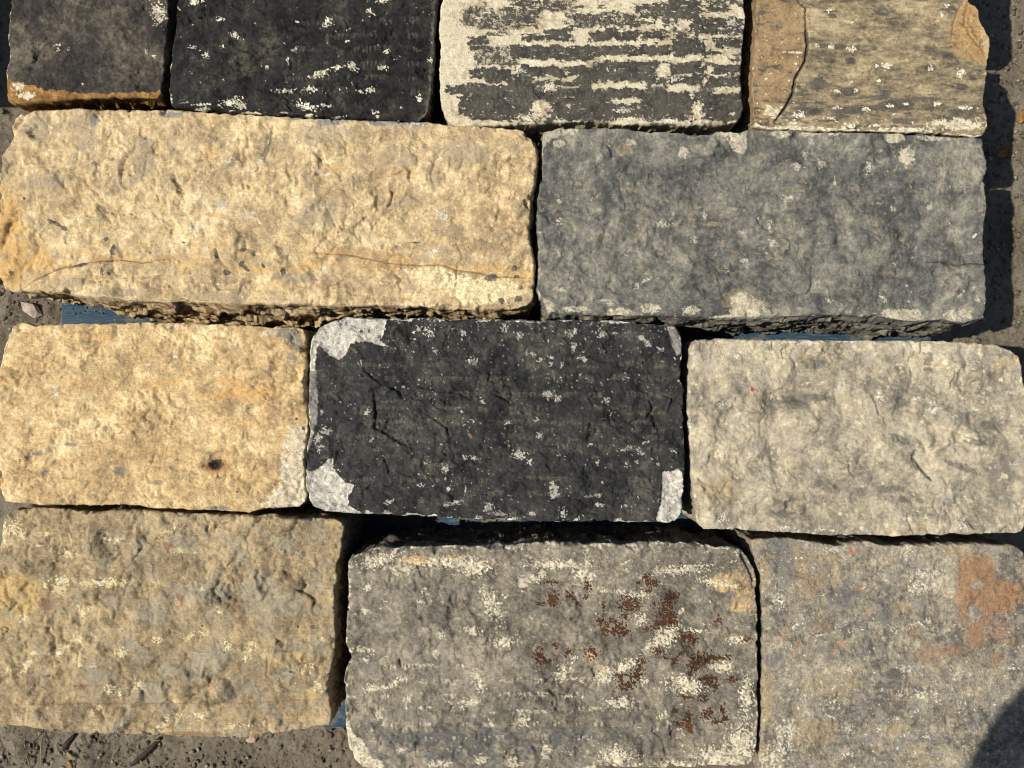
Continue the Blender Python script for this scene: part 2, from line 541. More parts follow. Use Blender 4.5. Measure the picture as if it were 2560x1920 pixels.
    def scoops(self, wl, depth, prob=0.6, st=1.25, wedge=False):
        """hewn hollows: shallow bowls with a crisp rim, deepest against their left side"""
        x = self.u / (wl * st) + 0.28 * fbm(self.u / (wl * .5), self.v / (wl * .5), 4, self.s(), .6)
        y = self.v / wl + 0.28 * fbm(self.u / (wl * .5), self.v / (wl * .5), 4, self.s(), .6)
        sd = self.s()
        xf, yf = np.floor(x).astype(np.int64), np.floor(y).astype(np.int64)
        out = np.zeros(x.shape)
        for dx in (-1, 0, 1):
            for dy in (-1, 0, 1):
                h = _hash(xf + dx, yf + dy, sd)
                cx = xf + dx + 0.2 + 0.6 * ((h & 255) / 255); cy = yf + dy + 0.2 + 0.6 * (((h >> 8) & 255) / 255)
                r = 0.28 + 0.42 * (((h >> 16) & 255) / 255)
                on = ((h >> 4) & 127) / 127 < prob
                e = np.hypot(x - cx, y - cy) / r
                tilt = 1 - 0.55 * _GX[(h >> 10) & 1023] * (x - cx) / r - 0.45 * _GY[(h >> 10) & 1023] * (y - cy) / r
                if wedge:          # a flake struck off: abrupt on one side, running out on the other
                    a_ = (_GX[(h >> 9) & 1023] * (x - cx) + _GY[(h >> 9) & 1023] * (y - cy)) / r
                    out = np.minimum(out, np.where(on & (e < 1), -np.clip(.55 - .6 * a_, 0, 1) * r * 1.5 * sstep(1, .9, e), 0))
                    continue
                out = np.minimum(out, np.where(on & (e < 1), -(1 - e ** 2.6) * tilt * r * 1.6, 0))
        zone = 0.12 + 0.88 * sstep(-.12, .38, fbm(self.u / 170, self.v / 110, 3, self.s()))
        self.h += depth * out * zone

    def pits(self, wl, th, depth, st=1.0):
        f = fbm(self.u / (wl * st), self.v / wl, 3, self.s(), 0.55)
        self.h -= depth * sstep(th, th + 0.25, f)

    def tooling(self, box, period=26, amp=0.6, comb=7.0, keep=0.0, row=0.33, warp=5, rub=None, rub_amt=.7):
        """rows of chisel strokes: shallow grooves along x, each row combed across"""
        x0, y0, x1, y1 = box
        i = self.near(*box)
        if not len(i): return
        U, V = self.u[i], self.v[i]
        rc = (V + warp * fbm(U / 110, V / 60, 2, self.s())) / period
        rid = np.floor(rc); f = rc - rid
        on = sstep(keep, keep + 0.12, gn(U / 45 + rid * 13.7, rid * 5.31 + 0.5, self.s()))
        m = sstep(0.5 - row, 0.5 - row + 0.07, f) * (1 - sstep(0.5 + row - 0.30, 0.5 + row, f)) * on
        fade = sstep(0, 30, np.minimum(np.minimum(U - x0, x1 - U), np.minimum(V - y0, y1 - V)))
        cb = np.clip(0.5 + 0.55 * gn(U / (comb * .55), rid * 7.31 + 0.2 * V / period, self.s()) + 0.3 * np.cos(2 * np.pi * (U + 5 * gn(U / 14, rid * 3.3, self.s())) / comb), 0, 1)
        self.h[i] -= 1.9 * amp * m * cb * fade
        if rub: self.add(rub, i, rub_amt * m * fade * (.5 + .5 * cb))
        return i, m * fade

    # ---- finish
    def build(self, mat, label, name='sandstone_block', group='reclaimed stone blocks laid in rows'):
        z = self.z * self.q + self.h / 1000 * self.on_top
        # the rim hangs together with the relief next to it
        zt = TOPZ + self.lift
        X = (self.x * OV - 1280) * K * (CAMZ - zt) / D0
        Y = (960 - self.y * OV) * K * (CAMZ - zt) / D0
        c = np.array([X[:self.nt].mean(), Y[:self.nt].mean()])
        base = zt - self.thick
        co = np.column_stack([X - c[0], Y - c[1], z + self.thick])
        o = mesh_obj(name, co, self.faces, mat, loc=(c[0], c[1], base))
        for k, a in self.m.items():
            at = o.data.attributes.new(k, 'FLOAT', 'POINT')
            at.data.foreach_set('value', np.clip(a, 0, 1).astype(np.float32))
        tag(o, label, 'stone block', group)
        self.o = o
        return o

    def height_at(self, x, y):     # world z of the top at a grid place
        i = np.argmin((self.u[:self.nt] - x) ** 2 + (self.v[:self.nt] - y) ** 2)
        return TOPZ + self.lift + self.z[i] * self.q + self.h[i] / 1000 * self.on_top[i]


# ------------------------------------------------------------------ the ground
def ground():
    def lines(parts):
        a = [np.linspace(p[0], p[1], max(2, int((p[1] - p[0]) / p[2]) + 1)) for p in parts]
        return np.unique(np.round(np.concatenate(a), 6))
    gx = lines([(-9, -2, 1.0), (-2, -0.75, 0.1), (-0.75, -0.16, 0.0021), (-0.16, 0.42, 0.012), (0.42, 0.74, 0.0021), (0.74, 2, 0.1), (2, 9, 1.0)])
    gy = lines([(-9, -2, 1.0), (-2, -0.56, 0.1), (-0.56, -0.37, 0.0021), (-0.37, -0.02, 0.005), (-0.02, 0.55, 0.0023), (0.55, 2, 0.1), (2, 9, 1.0)])
    X, Y = np.meshgrid(gx, gy)
    x, y = X.ravel(), Y.ravel()
    h = 0.006 * fbm(x / 0.16, y / 0.16, 3, 51) + 0.0028 * facets(x / 0.03 + fbm(x / .03, y / .03, 3, 52) * .6, y / 0.03, 53)
    h += 0.0030 * fbm(x / 0.018, y / 0.018, 4, 54, 0.6) + 0.0012 * fbm(x / 0.005, y / 0.005, 2, 55)
    h += 0.004 * np.maximum(0, fbm(x / 0.03, y / 0.03, 3, 57) - 0.2)
    h *= sstep(.80, .74, np.abs(x)) * sstep(.60, .545, np.abs(y))      # beyond the fine grid the material carries the relief
    for (u, v, r, a) in ((217, 1897, .02, .012), (60, 1870, .02, .006), (30, 790, .02, .006), (8, 500, .03, .008)):
        p = px(u, v)
        h += a * np.exp(-((x - p.x) ** 2 + (y - p.y) ** 2) / r ** 2)
    h -= h.max() * 0.2
    ny, nx = X.shape
    I = np.arange(nx * ny).reshape(ny, nx)
    f = np.column_stack([I[:-1, :-1].ravel(), I[:-1, 1:].ravel(), I[1:, 1:].ravel(), I[1:, :-1].ravel()])
    m = NT('dirt')
    n1 = m.noise(14, 5, 0.6); n2 = m.noise(110, 5, 0.65); n3 = m.noise(600, 3, 0.6)
    col = m.mix(m.rng(n1, .35, .65), srgb(100, 90, 74), srgb(120, 110, 94))
    col = m.mix(m.rng(n2, .52, .68), col, srgb(82, 71, 58))
    col = m.mix(m.rng(n3, .62, .72), col, srgb(170, 160, 145))
    col = m.mix(m.rng(n3, .40, .30), col, srgb(52, 44, 36))
    m.put(m.b.inputs['Base Color'], col)
    m.b.inputs['Roughness'].default_value = 0.95
    m.put(m.b.inputs['Normal'], m.bump(m.math('ADD', n2, m.math('MULTIPLY', n3, .4)), 0.8, 0.003))
    o = mesh_obj('ground', np.column_stack([x, y, h]), f, m.m)
    tag(o, kind='structure')

    def height(px_, py_):
        ix = int(np.argmin(abs(gx - px_))); iy = int(np.argmin(abs(gy - py_)))
        return float(h[iy * nx + ix])
    return height


ground_z = ground()


# ------------------------------------------------------------------ the blue pallet
def box_mesh(sx, sy, sz, seg=(24, 5, 2), wob=0.0008, seed=0, bev=0.002):
    """a sawn board: rounded arrises, slight unevenness, centred on x/y, from z=0 to sz"""
    import bmesh
    bm = bmesh.new()
    bmesh.ops.create_cube(bm, size=1)
    for v in bm.verts:
        v.co = Vector((v.co.x * sx, v.co.y * sy, (v.co.z + .5) * sz))
    bmesh.ops.bevel(bm, geom=bm.edges[:], offset=bev, segments=2, affect='EDGES', profile=0.6)
    es = [e for e in bm.edges if abs(e.verts[0].co.x - e.verts[1].co.x) > sx * .5]
    bmesh.ops.subdivide_edges(bm, edges=es, cuts=seg[0], use_grid_fill=True)
    es = [e for e in bm.edges if abs(e.verts[0].co.y - e.verts[1].co.y) > sy * .5]
    bmesh.ops.subdivide_edges(bm, edges=es, cuts=seg[1], use_grid_fill=True)
    co = np.array([v.co[:] for v in bm.verts])
    dz = wob * fbm(co[:, 0] * 9 + seed, co[:, 1] * 30, 3, 71 + seed)
    dy = wob * 1.5 * fbm(co[:, 0] * 14 + seed * 3, co[:, 2] * 30, 3, 72 + seed)
    for v, a, b in zip(bm.verts, dz, dy):
        v.co.z += a; v.co.y += b
    me = bpy.data.meshes.new('board')
    bm.to_mesh(me); bm.free()
    for p in me.polygons: p.use_smooth = False
    return me


def pallet():
    m = NT('blue_painted_wood')
    st = m.mapped((1, 9, 9))
    n1 = m.noise(9, 5, .6, st); n2 = m.noise(60, 5, .65, st); n3 = m.noise(30, 5, .65)
    col = m.mix(m.rng(n1, .35, .65), srgb(26, 55, 78), srgb(42, 68, 84))
    col = m.mix(m.rng(n2, .50, .66, 0, .75), col, srgb(82, 96, 98))
    col = m.mix(m.rng(n3, .50, .64, 0, .85), col, srgb(104, 100, 90))
    col = m.mix(m.rng(m.noise(140, 3), .66, .72), col, srgb(120, 92, 60))
    m.put(m.b.inputs['Base Color'], col)
    m.b.inputs['Roughness'].default_value = .7
    m.put(m.b.inputs['Normal'], m.bump(n2, .5, .002))
    root = bpy.data.objects.new('pallet', None)
    COL.objects.link(root)
    x0, x1 = -0.542, 0.504
    cx, L = (x0 + x1) / 2, x1 - x0
    root.location = (cx, 0.06, 0)
    tag(root, 'blue painted wooden pallet carrying the stone blocks', 'pallet')

    def part(name, me, loc):
        me.name = name
        o = bpy.data.objects.new(name, me)
        me.materials.append(m.m)
        COL.objects.link(o); o.parent = root
        o.location = Vector(loc) - root.location
        return o
    for i, (a, b) in enumerate(((-.412, -.315), (-.268, -.150), (-.085, .005), (.040, .150), (.200, .300), (.345, .450), (.480, .560))):
        part('deck_board', box_mesh(L, b - a, .02, (40, 8, 1), .0007, i), (cx, (a + b) / 2, DECKZ - .0215))
    ya, yb = -.412, .56
    for i, x in enumerate((x0 + .06, cx, x1 - .06)):
        me = box_mesh(yb - ya - .004, .1, .022, (12, 4, 1), .0005, 20 + i)
        o = part('stringer_board', me, (x, (ya + yb) / 2, .0945))
        o.rotation_euler.z = math.pi / 2
        for j, y in enumerate((ya + .07, (ya + yb) / 2, yb - .07)):
            part('spacer_block', box_mesh(.095, .12, .072, (2, 2, 1), .0005, 30 + i * 3 + j), (x, y, .0215))
    for i, y in enumerate((ya + .07, (ya + yb) / 2, yb - .07)):
        part('bottom_board', box_mesh(L, .1, .02, (20, 4, 1), .0005, 50 + i), (cx, y, .0005))


pallet()

# ------------------------------------------------------------------ the stone blocks
# each layer: (colour, second colour, edge softness, amount)
CREAM = (srgb(226, 214, 186), srgb(206, 192, 162), 0.16, 0.95)
WHITE = (srgb(222, 213, 194), srgb(190, 182, 164), 0.22, 0.85)
DARKBIT = (srgb(52, 50, 50), srgb(74, 72, 70), 0.2, 0.9)
SPECK = (srgb(235, 228, 206), srgb(215, 205, 175), 0.15, 0.95)
REDDOT = (srgb(196, 52, 56), srgb(180, 60, 56), 0.15, 1.0)


def stone_A():
    S = Stone('24 -31; 120 -33; 260 -30; 362 -32', '362 0; 361 50; 358 100; 354 150; 350 180', '20 222; 34 229; 60 226; 120 218; 200 213; 300 212; 340 213; 348 204',
              '25 0; 20 38; 18 75; 21 120; 16 155; 13 188', 1, thick=.118, r=7, rings=26, side=4.5)
    S.rough(2.8, 240, .9, 60, 1.0, 28, .36, lump=1.2, lump_wl=60, terr=.6, terr_wl=70, chips=1.6, chip_wl=40)
    S.step('62 105; 74 112; 81 122; 80 135; 70 142', 1.6, 18)
    S.dent(299, 189, 5, 4, depth=2.2)
    S.pits(14, .62, .6)
    S.crack('135 20; 137 40; 133 52', 1.5, 1.0); S.crack('206 150; 205 170', 1.3, 1.0); S.crack('312 8; 314 24', 1.5, 1)
    S.crack('105 190; 180 196; 230 200; 262 196', 1.2, .8, 'dark', .7)
    S.patch('ochre', '-10 172; 40 178; 70 188; 105 196; 160 200; 230 203; 290 200; 345 196; 380 260; 200 330; -40 300', 6, 12)
    S.specks('soot_shade', 10, .30, .2, st=3.0, field=sstep(196, 214, S.v) * .30 - .42, amt=.9)
    S.blob('pale', 341, 28, 15, 24, -20, rag=.8, wl=5)
    S.blobs('speck', '130 100 7 3; 130 112 5; 150 108 4; 334 122 4; 318 113 5; 180 183 3', rag=.8, wl=3)
    i = S.near(-40, -40, 30, 170)
    S.add('pale', i, .8 * sstep(5.0, 0.5, S.edge_d[i] + 4 * fbm(S.u[i] / 12, S.v[i] / 12, 2, 3)))
    S.specks('speck', 6, .78, .1)
    S.blobs('pale', '40 190 16 10; 62 208 22 8', rag=.6, amt=.65)
    m = stone_material('sooty_brown_sandstone', (srgb(66, 60, 53), srgb(84, 77, 66), srgb(106, 97, 82), srgb(52, 48, 43)),
                       {'ochre': (srgb(176, 134, 76), srgb(130, 92, 48), .25, .9), 'pale': CREAM, 'speck': SPECK, 'dark': DARKBIT,
                        'soot_shade': (srgb(56, 46, 34), srgb(80, 62, 40), .25, .85)}, grain=.34)
    S.build(m, 'small dark grey-brown block with an ochre lower edge, left end of top row')


def stone_B():
    S = Stone('387 -31; 500 -33; 700 -30; 850 -32; 948 -31', '945 0; 943 40; 941 80; 939 120; 935 160; 931 200; 927 225',
              '372 228; 380 236; 410 236; 440 241; 470 238; 500 243; 553 246; 603 249; 650 250; 713 255; 778 257; 853 261; 903 262; 922 250',
              '386 0; 380 30; 382 50; 375 88; 370 120; 367 155; 366 190; 367 215', 2, thick=.12, r=7, rings=18)
    S.rough(2.8, 200, 1.8, 50, 1.3, 26, .42, st=1.8, scoop=1.8, scoop_wl=28, lump=1.6, lump_wl=34, chips=3.6, chip_wl=34)
    S.pits(13, .38, 1.2, st=2.2)
    S.tooling((600, 20, 930, 240), 31, 1.2, 9, -.1, .3, rub='grey', rub_amt=.55)
    S.tooling((390, 0, 620, 230), 34, .6, 9, .25, .25)
    for t in ('637 90; 655 78; 690 72; 720 62', '640 80; 636 95', '745 35; 752 55; 760 45', '790 45; 795 60; 815 58', '720 75; 730 65; 745 62',
              '625 150; 636 140; 650 138', '767 168; 775 160; 800 155', '845 110; 850 130', '700 210; 710 195; 730 190', '773 180; 778 200', '850 65; 848 80'):
        S.crack(t, 2.6, 1.6)
    S.specks('speck', 7, .60, .14, st=2.0)
    S.specks('speck', 5, .64, .14, st=1.6, field=.25 * fbm(S.u / 80, S.v / 60, 2, 21))
    S.blobs('speck', '475 42 12 5; 508 77 9 8; 412 100 9 4; 445 120 8 8; 480 100 7 4; 705 42 10 8; 704 55 12 4 -15; 800 25 11 5 35; 828 2 18 5; 750 89 5 3; 733 147 20 5 -10; 762 145 12 10; 693 162 22 8 -15;'
            '825 145 11 6; 673 195 16 6; 618 195 22 5; 660 230 27 9 12; 703 231 14 3; 810 242 9 5; 500 220 26 9 -15; 520 228 12 10; 440 228 20 4; 640 104 4 6; 623 132 4 7; 578 145 5; 637 110 7 4; 800 195 8 12 70; 778 200 8 5; 930 130 6; 905 212 7 9; 425 6 20 7; 640 45 5 2; 835 112 8 5', rag=.75, wl=4.5)
    i = S.near(360, 200, 940, 275)
    S.add('pale', i, .8 * sstep(.1, .35, fbm(S.u[i] / 38, S.v[i] / 12, 3, 23) - .035 * np.maximum(S.edge_d[i] - 2, 0)))
    i = S.near(355, -40, 392, 240)
    S.add('pale', i, .75 * sstep(.0, .3, fbm(S.u[i] / 12, S.v[i] / 30, 3, 24) - .09 * np.maximum(S.edge_d[i] - 1, 0)))
    i = S.near(900, -40, 960, 260)
    S.add('grey', i, sstep(14, 4, S.edge_d[i] + 5 * fbm(S.u[i] / 15, S.v[i] / 25, 3, 25)))
    m = stone_material('black_crusted_sandstone', (srgb(42, 40, 37), srgb(52, 49, 44), srgb(80, 75, 64), srgb(28, 27, 26)),
                       {'pale': CREAM, 'speck': SPECK, 'grey': (srgb(110, 104, 90), srgb(84, 79, 70), .3, .7)}, s1=14, grain=.38, bump=.8)
    S.build(m, 'pitted black block flecked with cream, second from the left in the top row')


def stone_C():
    S = Stone('960 -31; 1100 -33; 1300 -30; 1500 -32; 1608 -31', '1608 0; 1611 38; 1607 75; 1602 125; 1600 175; 1604 212; 1605 235',
              '968 262; 978 270; 1000 274; 1030 272; 1060 270; 1106 270; 1150 266; 1198 265; 1281 262; 1331 268; 1400 269; 1441 269; 1471 271; 1506 269; 1556 269; 1590 264; 1602 252',
              '957 0; 951 20; 947 62; 952 100; 949 150; 950 188; 953 225; 960 250', 3, thick=.121, r=8, rings=20)
    S.rough(2.2, 260, .9, 60, 1.0, 26, .36, st=2.0, chips=1.6, chip_wl=26)
    u, v = S.u, S.v
    S.m['soot_shade'] = np.zeros(len(u))
    low = sstep(168, 205, v + 8 * fbm(u / 60, v / 20, 3, 31)) * sstep(985, 1030, u + 14 * fbm(u / 20, v / 20, 3, 34))
    S.add('soot_shade', slice(None), .92 * low * sstep(266, 256, v + 8 * fbm(u / 26, v / 10, 3, 36)))
    S.add('soot_shade', slice(None), .62 * sstep(.02, .5, fbm(u / 60, v / 20, 5, 33, .6)) * sstep(1000, 1060, u))
    Z3, Z2 = (1106, 0), (553, 0)
    S.dashes('soot_shade', '1350 0 1610 170; 1640 62 1860 105; 1550 160 1980 285; 1000 185 1190 222; 1315 185 1395 222; 110 295 285 345; 310 250 500 342; 690 262 1070 350; 1140 285 1335 352; 1770 330 1970 412; 0 390 430 520; 430 395 705 522; 690 398 1155 485; 1160 405 1355 495;'
             '1400 355 1665 505; 1680 448 1785 474; 1880 508 1935 535; 80 565 450 655; 480 572 725 665; 720 525 1255 725; 1340 545 1645 645; 1740 556 1955 636; 1000 650 1350 725; 1350 660 1650 745; 1680 668 1980 755; 600 760 1150 850; 0 690 190 900; 450 845 1350 960; 1560 800 2000 1050; 0 650 700 745', Z3, 1.0)
    S.dashes('soot_shade', '220 0 450 95; 0 75 215 235; 480 98 935 232; 950 125 1062 205; 1060 38 1385 165; 1400 300 1600 400; 1480 795 1660 870; 1700 0 2000 45; 0 0 200 60', Z3, .74)
    S.dashes('soot_shade', '1860 325 1985 425; 1830 598 1935 692; 1970 588 2212 702; 1660 738 1850 832; 1850 738 2212 832; 1740 830 2212 1000', Z2, 1.0)
    S.dashes('soot_shade', '1750 60 2212 250; 1900 400 2212 565', Z2, .6)
    S.dashes('soot_shade', '690 702 1150 758; 1350 742 1600 800; 1740 760 1960 806; 80 515 440 565; 700 492 1600 530; 860 852 1110 900; 180 660 560 700; 1260 570 1350 670; 1560 905 1640 1040; 200 880 320 1000', Z3, .7, erase=True)
    S.dashes('soot_shade', '1600 0 1760 560; 1590 560 1830 735; 1590 830 1740 1060', Z2, .95, erase=True)
    S.m['soot_shade'] *= 1 - .8 * sstep(.32, .56, fbm(u / 26, v / 6, 5, 40, .72) + .12 * sstep(140, 60, v))
    # vertical tool scratches break the crust
    S.m['soot_shade'] *= 1 - .35 * sstep(.2, .6, gn(u / 4.2, v / 16, 41)) * sstep(0, .4, fbm(u / 60, v / 20, 2, 42))
    soot_shade = S.m['soot_shade']
    S.h += 1.25 * soot_shade * sstep(0, 8, S.edge_d) + .5 * fbm(u / 26, v / 7, 4, 43, .6)
    S.tooling((1010, 20, 1600, 256), 27.5, .55, 6, -.1, .3, warp=3)
    S.specks('speck', 6, .62, .1)
    S.blobs('speck', '1228 229 7 5; 1380 232 4 4; 1455 173 16 6 -5; 1475 165 12 3 -10; 1313 151 4; 1328 150 3; 1125 153 14 6; 1345 238 20 7; 1300 40 3; 1390 6 24 3; 1196 192 10 8 -40; 1582 247 6 4; 1495 207 8 4; 1580 50 14 12; 1440 262 14 6', rag=.7, wl=5)
    S.blobs('pale', '1140 255 26 9; 1365 258 30 6; 1450 261 14 5; 1160 235 12 14; 1185 188 16 9 -30; 1506 235 8 18 20', rag=.8, wl=6)
    S.step('1150 178; 1152 200; 1165 213; 1185 208; 1186 195', 1.8, 12)
    S.crack('1118 178; 1122 205', 1.2, .8); S.crack('1440 180; 1443 225', 1.5, 1.0); S.crack('1440 130; 1416 112; 1408 165', 1.2, .7)
    S.blob('dark', 1162, 208, 14, 5, -15, amt=.7)
    m = stone_material('striped_cream_sandstone', (srgb(214, 200, 170), srgb(198, 184, 156), srgb(222, 208, 180), srgb(184, 168, 138)),
                       {'soot_shade': (srgb(42, 42, 42), srgb(72, 68, 61), .26, .97), 'pale': CREAM, 'speck': WHITE, 'dark': DARKBIT}, grain=.24)
    S.build(m, 'cream block with black sooty stripes running across it, third in the top row')


def stone_D():
    S = Stone('1636 -31; 1800 -33; 2000 -30; 2094 -31', '2094 0; 2099 9; 2107 13; 2115 20; 2120 50; 2130 66; 2139 88; 2138 120; 2133 142; 2131 170; 2126 195; 2124 225; 2132 250; 2134 270; 2127 285',
              '1634 274; 1645 278; 1674 279; 1709 279; 1759 284; 1801 283; 1844 283; 1909 283; 1984 287; 2046 289; 2084 293; 2112 297; 2122 292',
              '1636 0; 1635 50; 1632 100; 1628 150; 1626 190; 1628 240; 1631 262', 4, thick=.119, r=5, rings=22)
    S.rough(2.4, 240, 1.1, 60, 1.3, 24, .36, st=2.8, chips=2.2, chip_wl=26)
    CR = '1725 -30; 1726 0; 1741 20; 1740 50; 1741 75; 1745 95; 1741 130; 1731 150; 1720 167; 1715 200; 1699 230; 1676 260; 1671 285'
    S.crack(CR, 1.5, 2.6, 'dark', .85)
    S.crack('1741 60; 1745 95; 1741 130; 1720 167; 1715 200; 1699 230; 1676 260', 2.2, 2.4, 'dark', 1)
    S.step('1671 285; 1676 260; 1699 230; 1715 200; 1720 167; 1741 130; 1745 95; 1741 50; 1726 0', 1.6, 60)
    S.patch('ochre', '1590 -40; 1722 -35; 1726 0; 1741 20; 1740 50; 1741 75; 1745 95; 1741 130; 1731 150; 1720 167; 1712 200; 1690 232; 1672 262; 1671 300; 1590 330', 12, 14, soft=20, amt=.62)
    S.patch('rust', '2096 -30; 2080 8; 2062 35; 2049 65; 2050 90; 2064 113; 2088 131; 2118 134; 2136 140; 2160 100; 2150 40; 2110 -40', 10, 9, soft=12, amt=.72)
    S.crack('2086 -10; 2068 30; 2060 55; 2056 90', 1.6, .9, 'red', .8)
    S.crack('2092 0; 2086 40; 2092 70; 2105 88; 2122 105; 2130 122', 2.0, 1.1, 'red', .9)
    S.dent(2075, 60, 14, 40, 10, 1.0); S.dent(2108, 60, 8, 30, -25, 1.2)
    S.patch('pale', '2112 38; 2122 48; 2132 66; 2141 88; 2140 128; 2136 130; 2128 110; 2124 90; 2118 65', 2, 8)
    S.specks('soot_shade', 14, .08, .35, st=3.0, field=-.10 + .25 * sstep(110, 250, S.v) + .22 * sstep(60, 0, S.v), amt=.8)
    S.specks('soot_shade', 8, .36, .22, st=3.6, amt=.9, field=.28 * sstep(130, 230, S.v) - .1)
    S.blobs('soot_shade', '1766 184 20 14; 1838 198 26 9 5; 1770 175 12; 1935 226 40 12 -5; 1850 236 34 10; 2046 120 14 8 15; 1815 102 16 6; 1775 100 14 5; 2076 190 12 8; 1838 132 12 7; 1795 132 14 5; 2008 148 14 8; 1690 245 14 6', rag=.6, wl=8)
    S.blobs('speck', '1763 99 7 5; 1840 107 13 7 15; 1795 102 10 5; 1915 142 14 8; 1894 142 5; 2009 147 6 8; 1850 195 6 6; 1808 197 12 4 20; 1899 174 6 3; 1806 233 6 4; 1870 235 12 5 20; 1922 229 10 5; 1956 226 8 4; 2023 225 12 5; 2085 233 22 5 5; 1790 24 8 6; 1833 49 10 3; 2046 12 6 5; 2036 32 6 5 -40; 1838 178 5 3 -20; 1726 248 14 8; 1795 255 12 5; 1894 270 14 4; 1838 270 22 6 -10; 1715 265 12 6; 2074 158 10 12 50', rag=.7, wl=5)
    S.specks('speck', 6, .60, .1, st=2, field=.3 * sstep(200, 285, S.v) - .1)
    S.specks('speck', 5, .55, .1, field=.05 - .4 * sstep(1730, 1745, S.u), st=1.2)
    S.blobs('pale', '1710 114 24 3; 1671 240 20 14; 2070 268 60 12; 1950 282 90 7; 1700 277 40 6; 1780 280 50 5', rag=.7, wl=14, amt=.75)
    i = S.near(1600, 240, 2150, 320)
    S.add('pale', i, .85 * sstep(.0, .35, fbm(S.u[i] / 40, S.v[i] / 12, 3, 45) - .05 * np.maximum(S.edge_d[i] - 3, 0)))
    i = S.near(1600, -40, 1640, 300)
    S.crack('1880 165; 1881 152; 1888 146; 1905 148; 1930 149', 1.6, 1.2, 'dark', .6)
    S.crack('1850 285; 1852 272; 1862 270', 2, 1.4, 'dark', 1)
    m = stone_material('layered_buff_sandstone', (srgb(136, 121, 95), srgb(155, 138, 107), srgb(178, 159, 124), srgb(102, 92, 75)),
                       {'ochre': (srgb(146, 118, 84), srgb(166, 134, 94), .3, .85), 'rust': (srgb(184, 148, 98), srgb(166, 130, 84), .5, .85), 'red': (srgb(130, 88, 48), srgb(146, 100, 58), .3, .8),
                        'soot_shade': (srgb(60, 58, 55), srgb(92, 86, 78), .3, .85), 'pale': CREAM, 'speck': SPECK, 'dark': DARKBIT}, s2=50, stretch=(1, 3, 3), grain=.26)
    S.build(m, 'buff layered block with a long crack and orange ends, right end of top row')


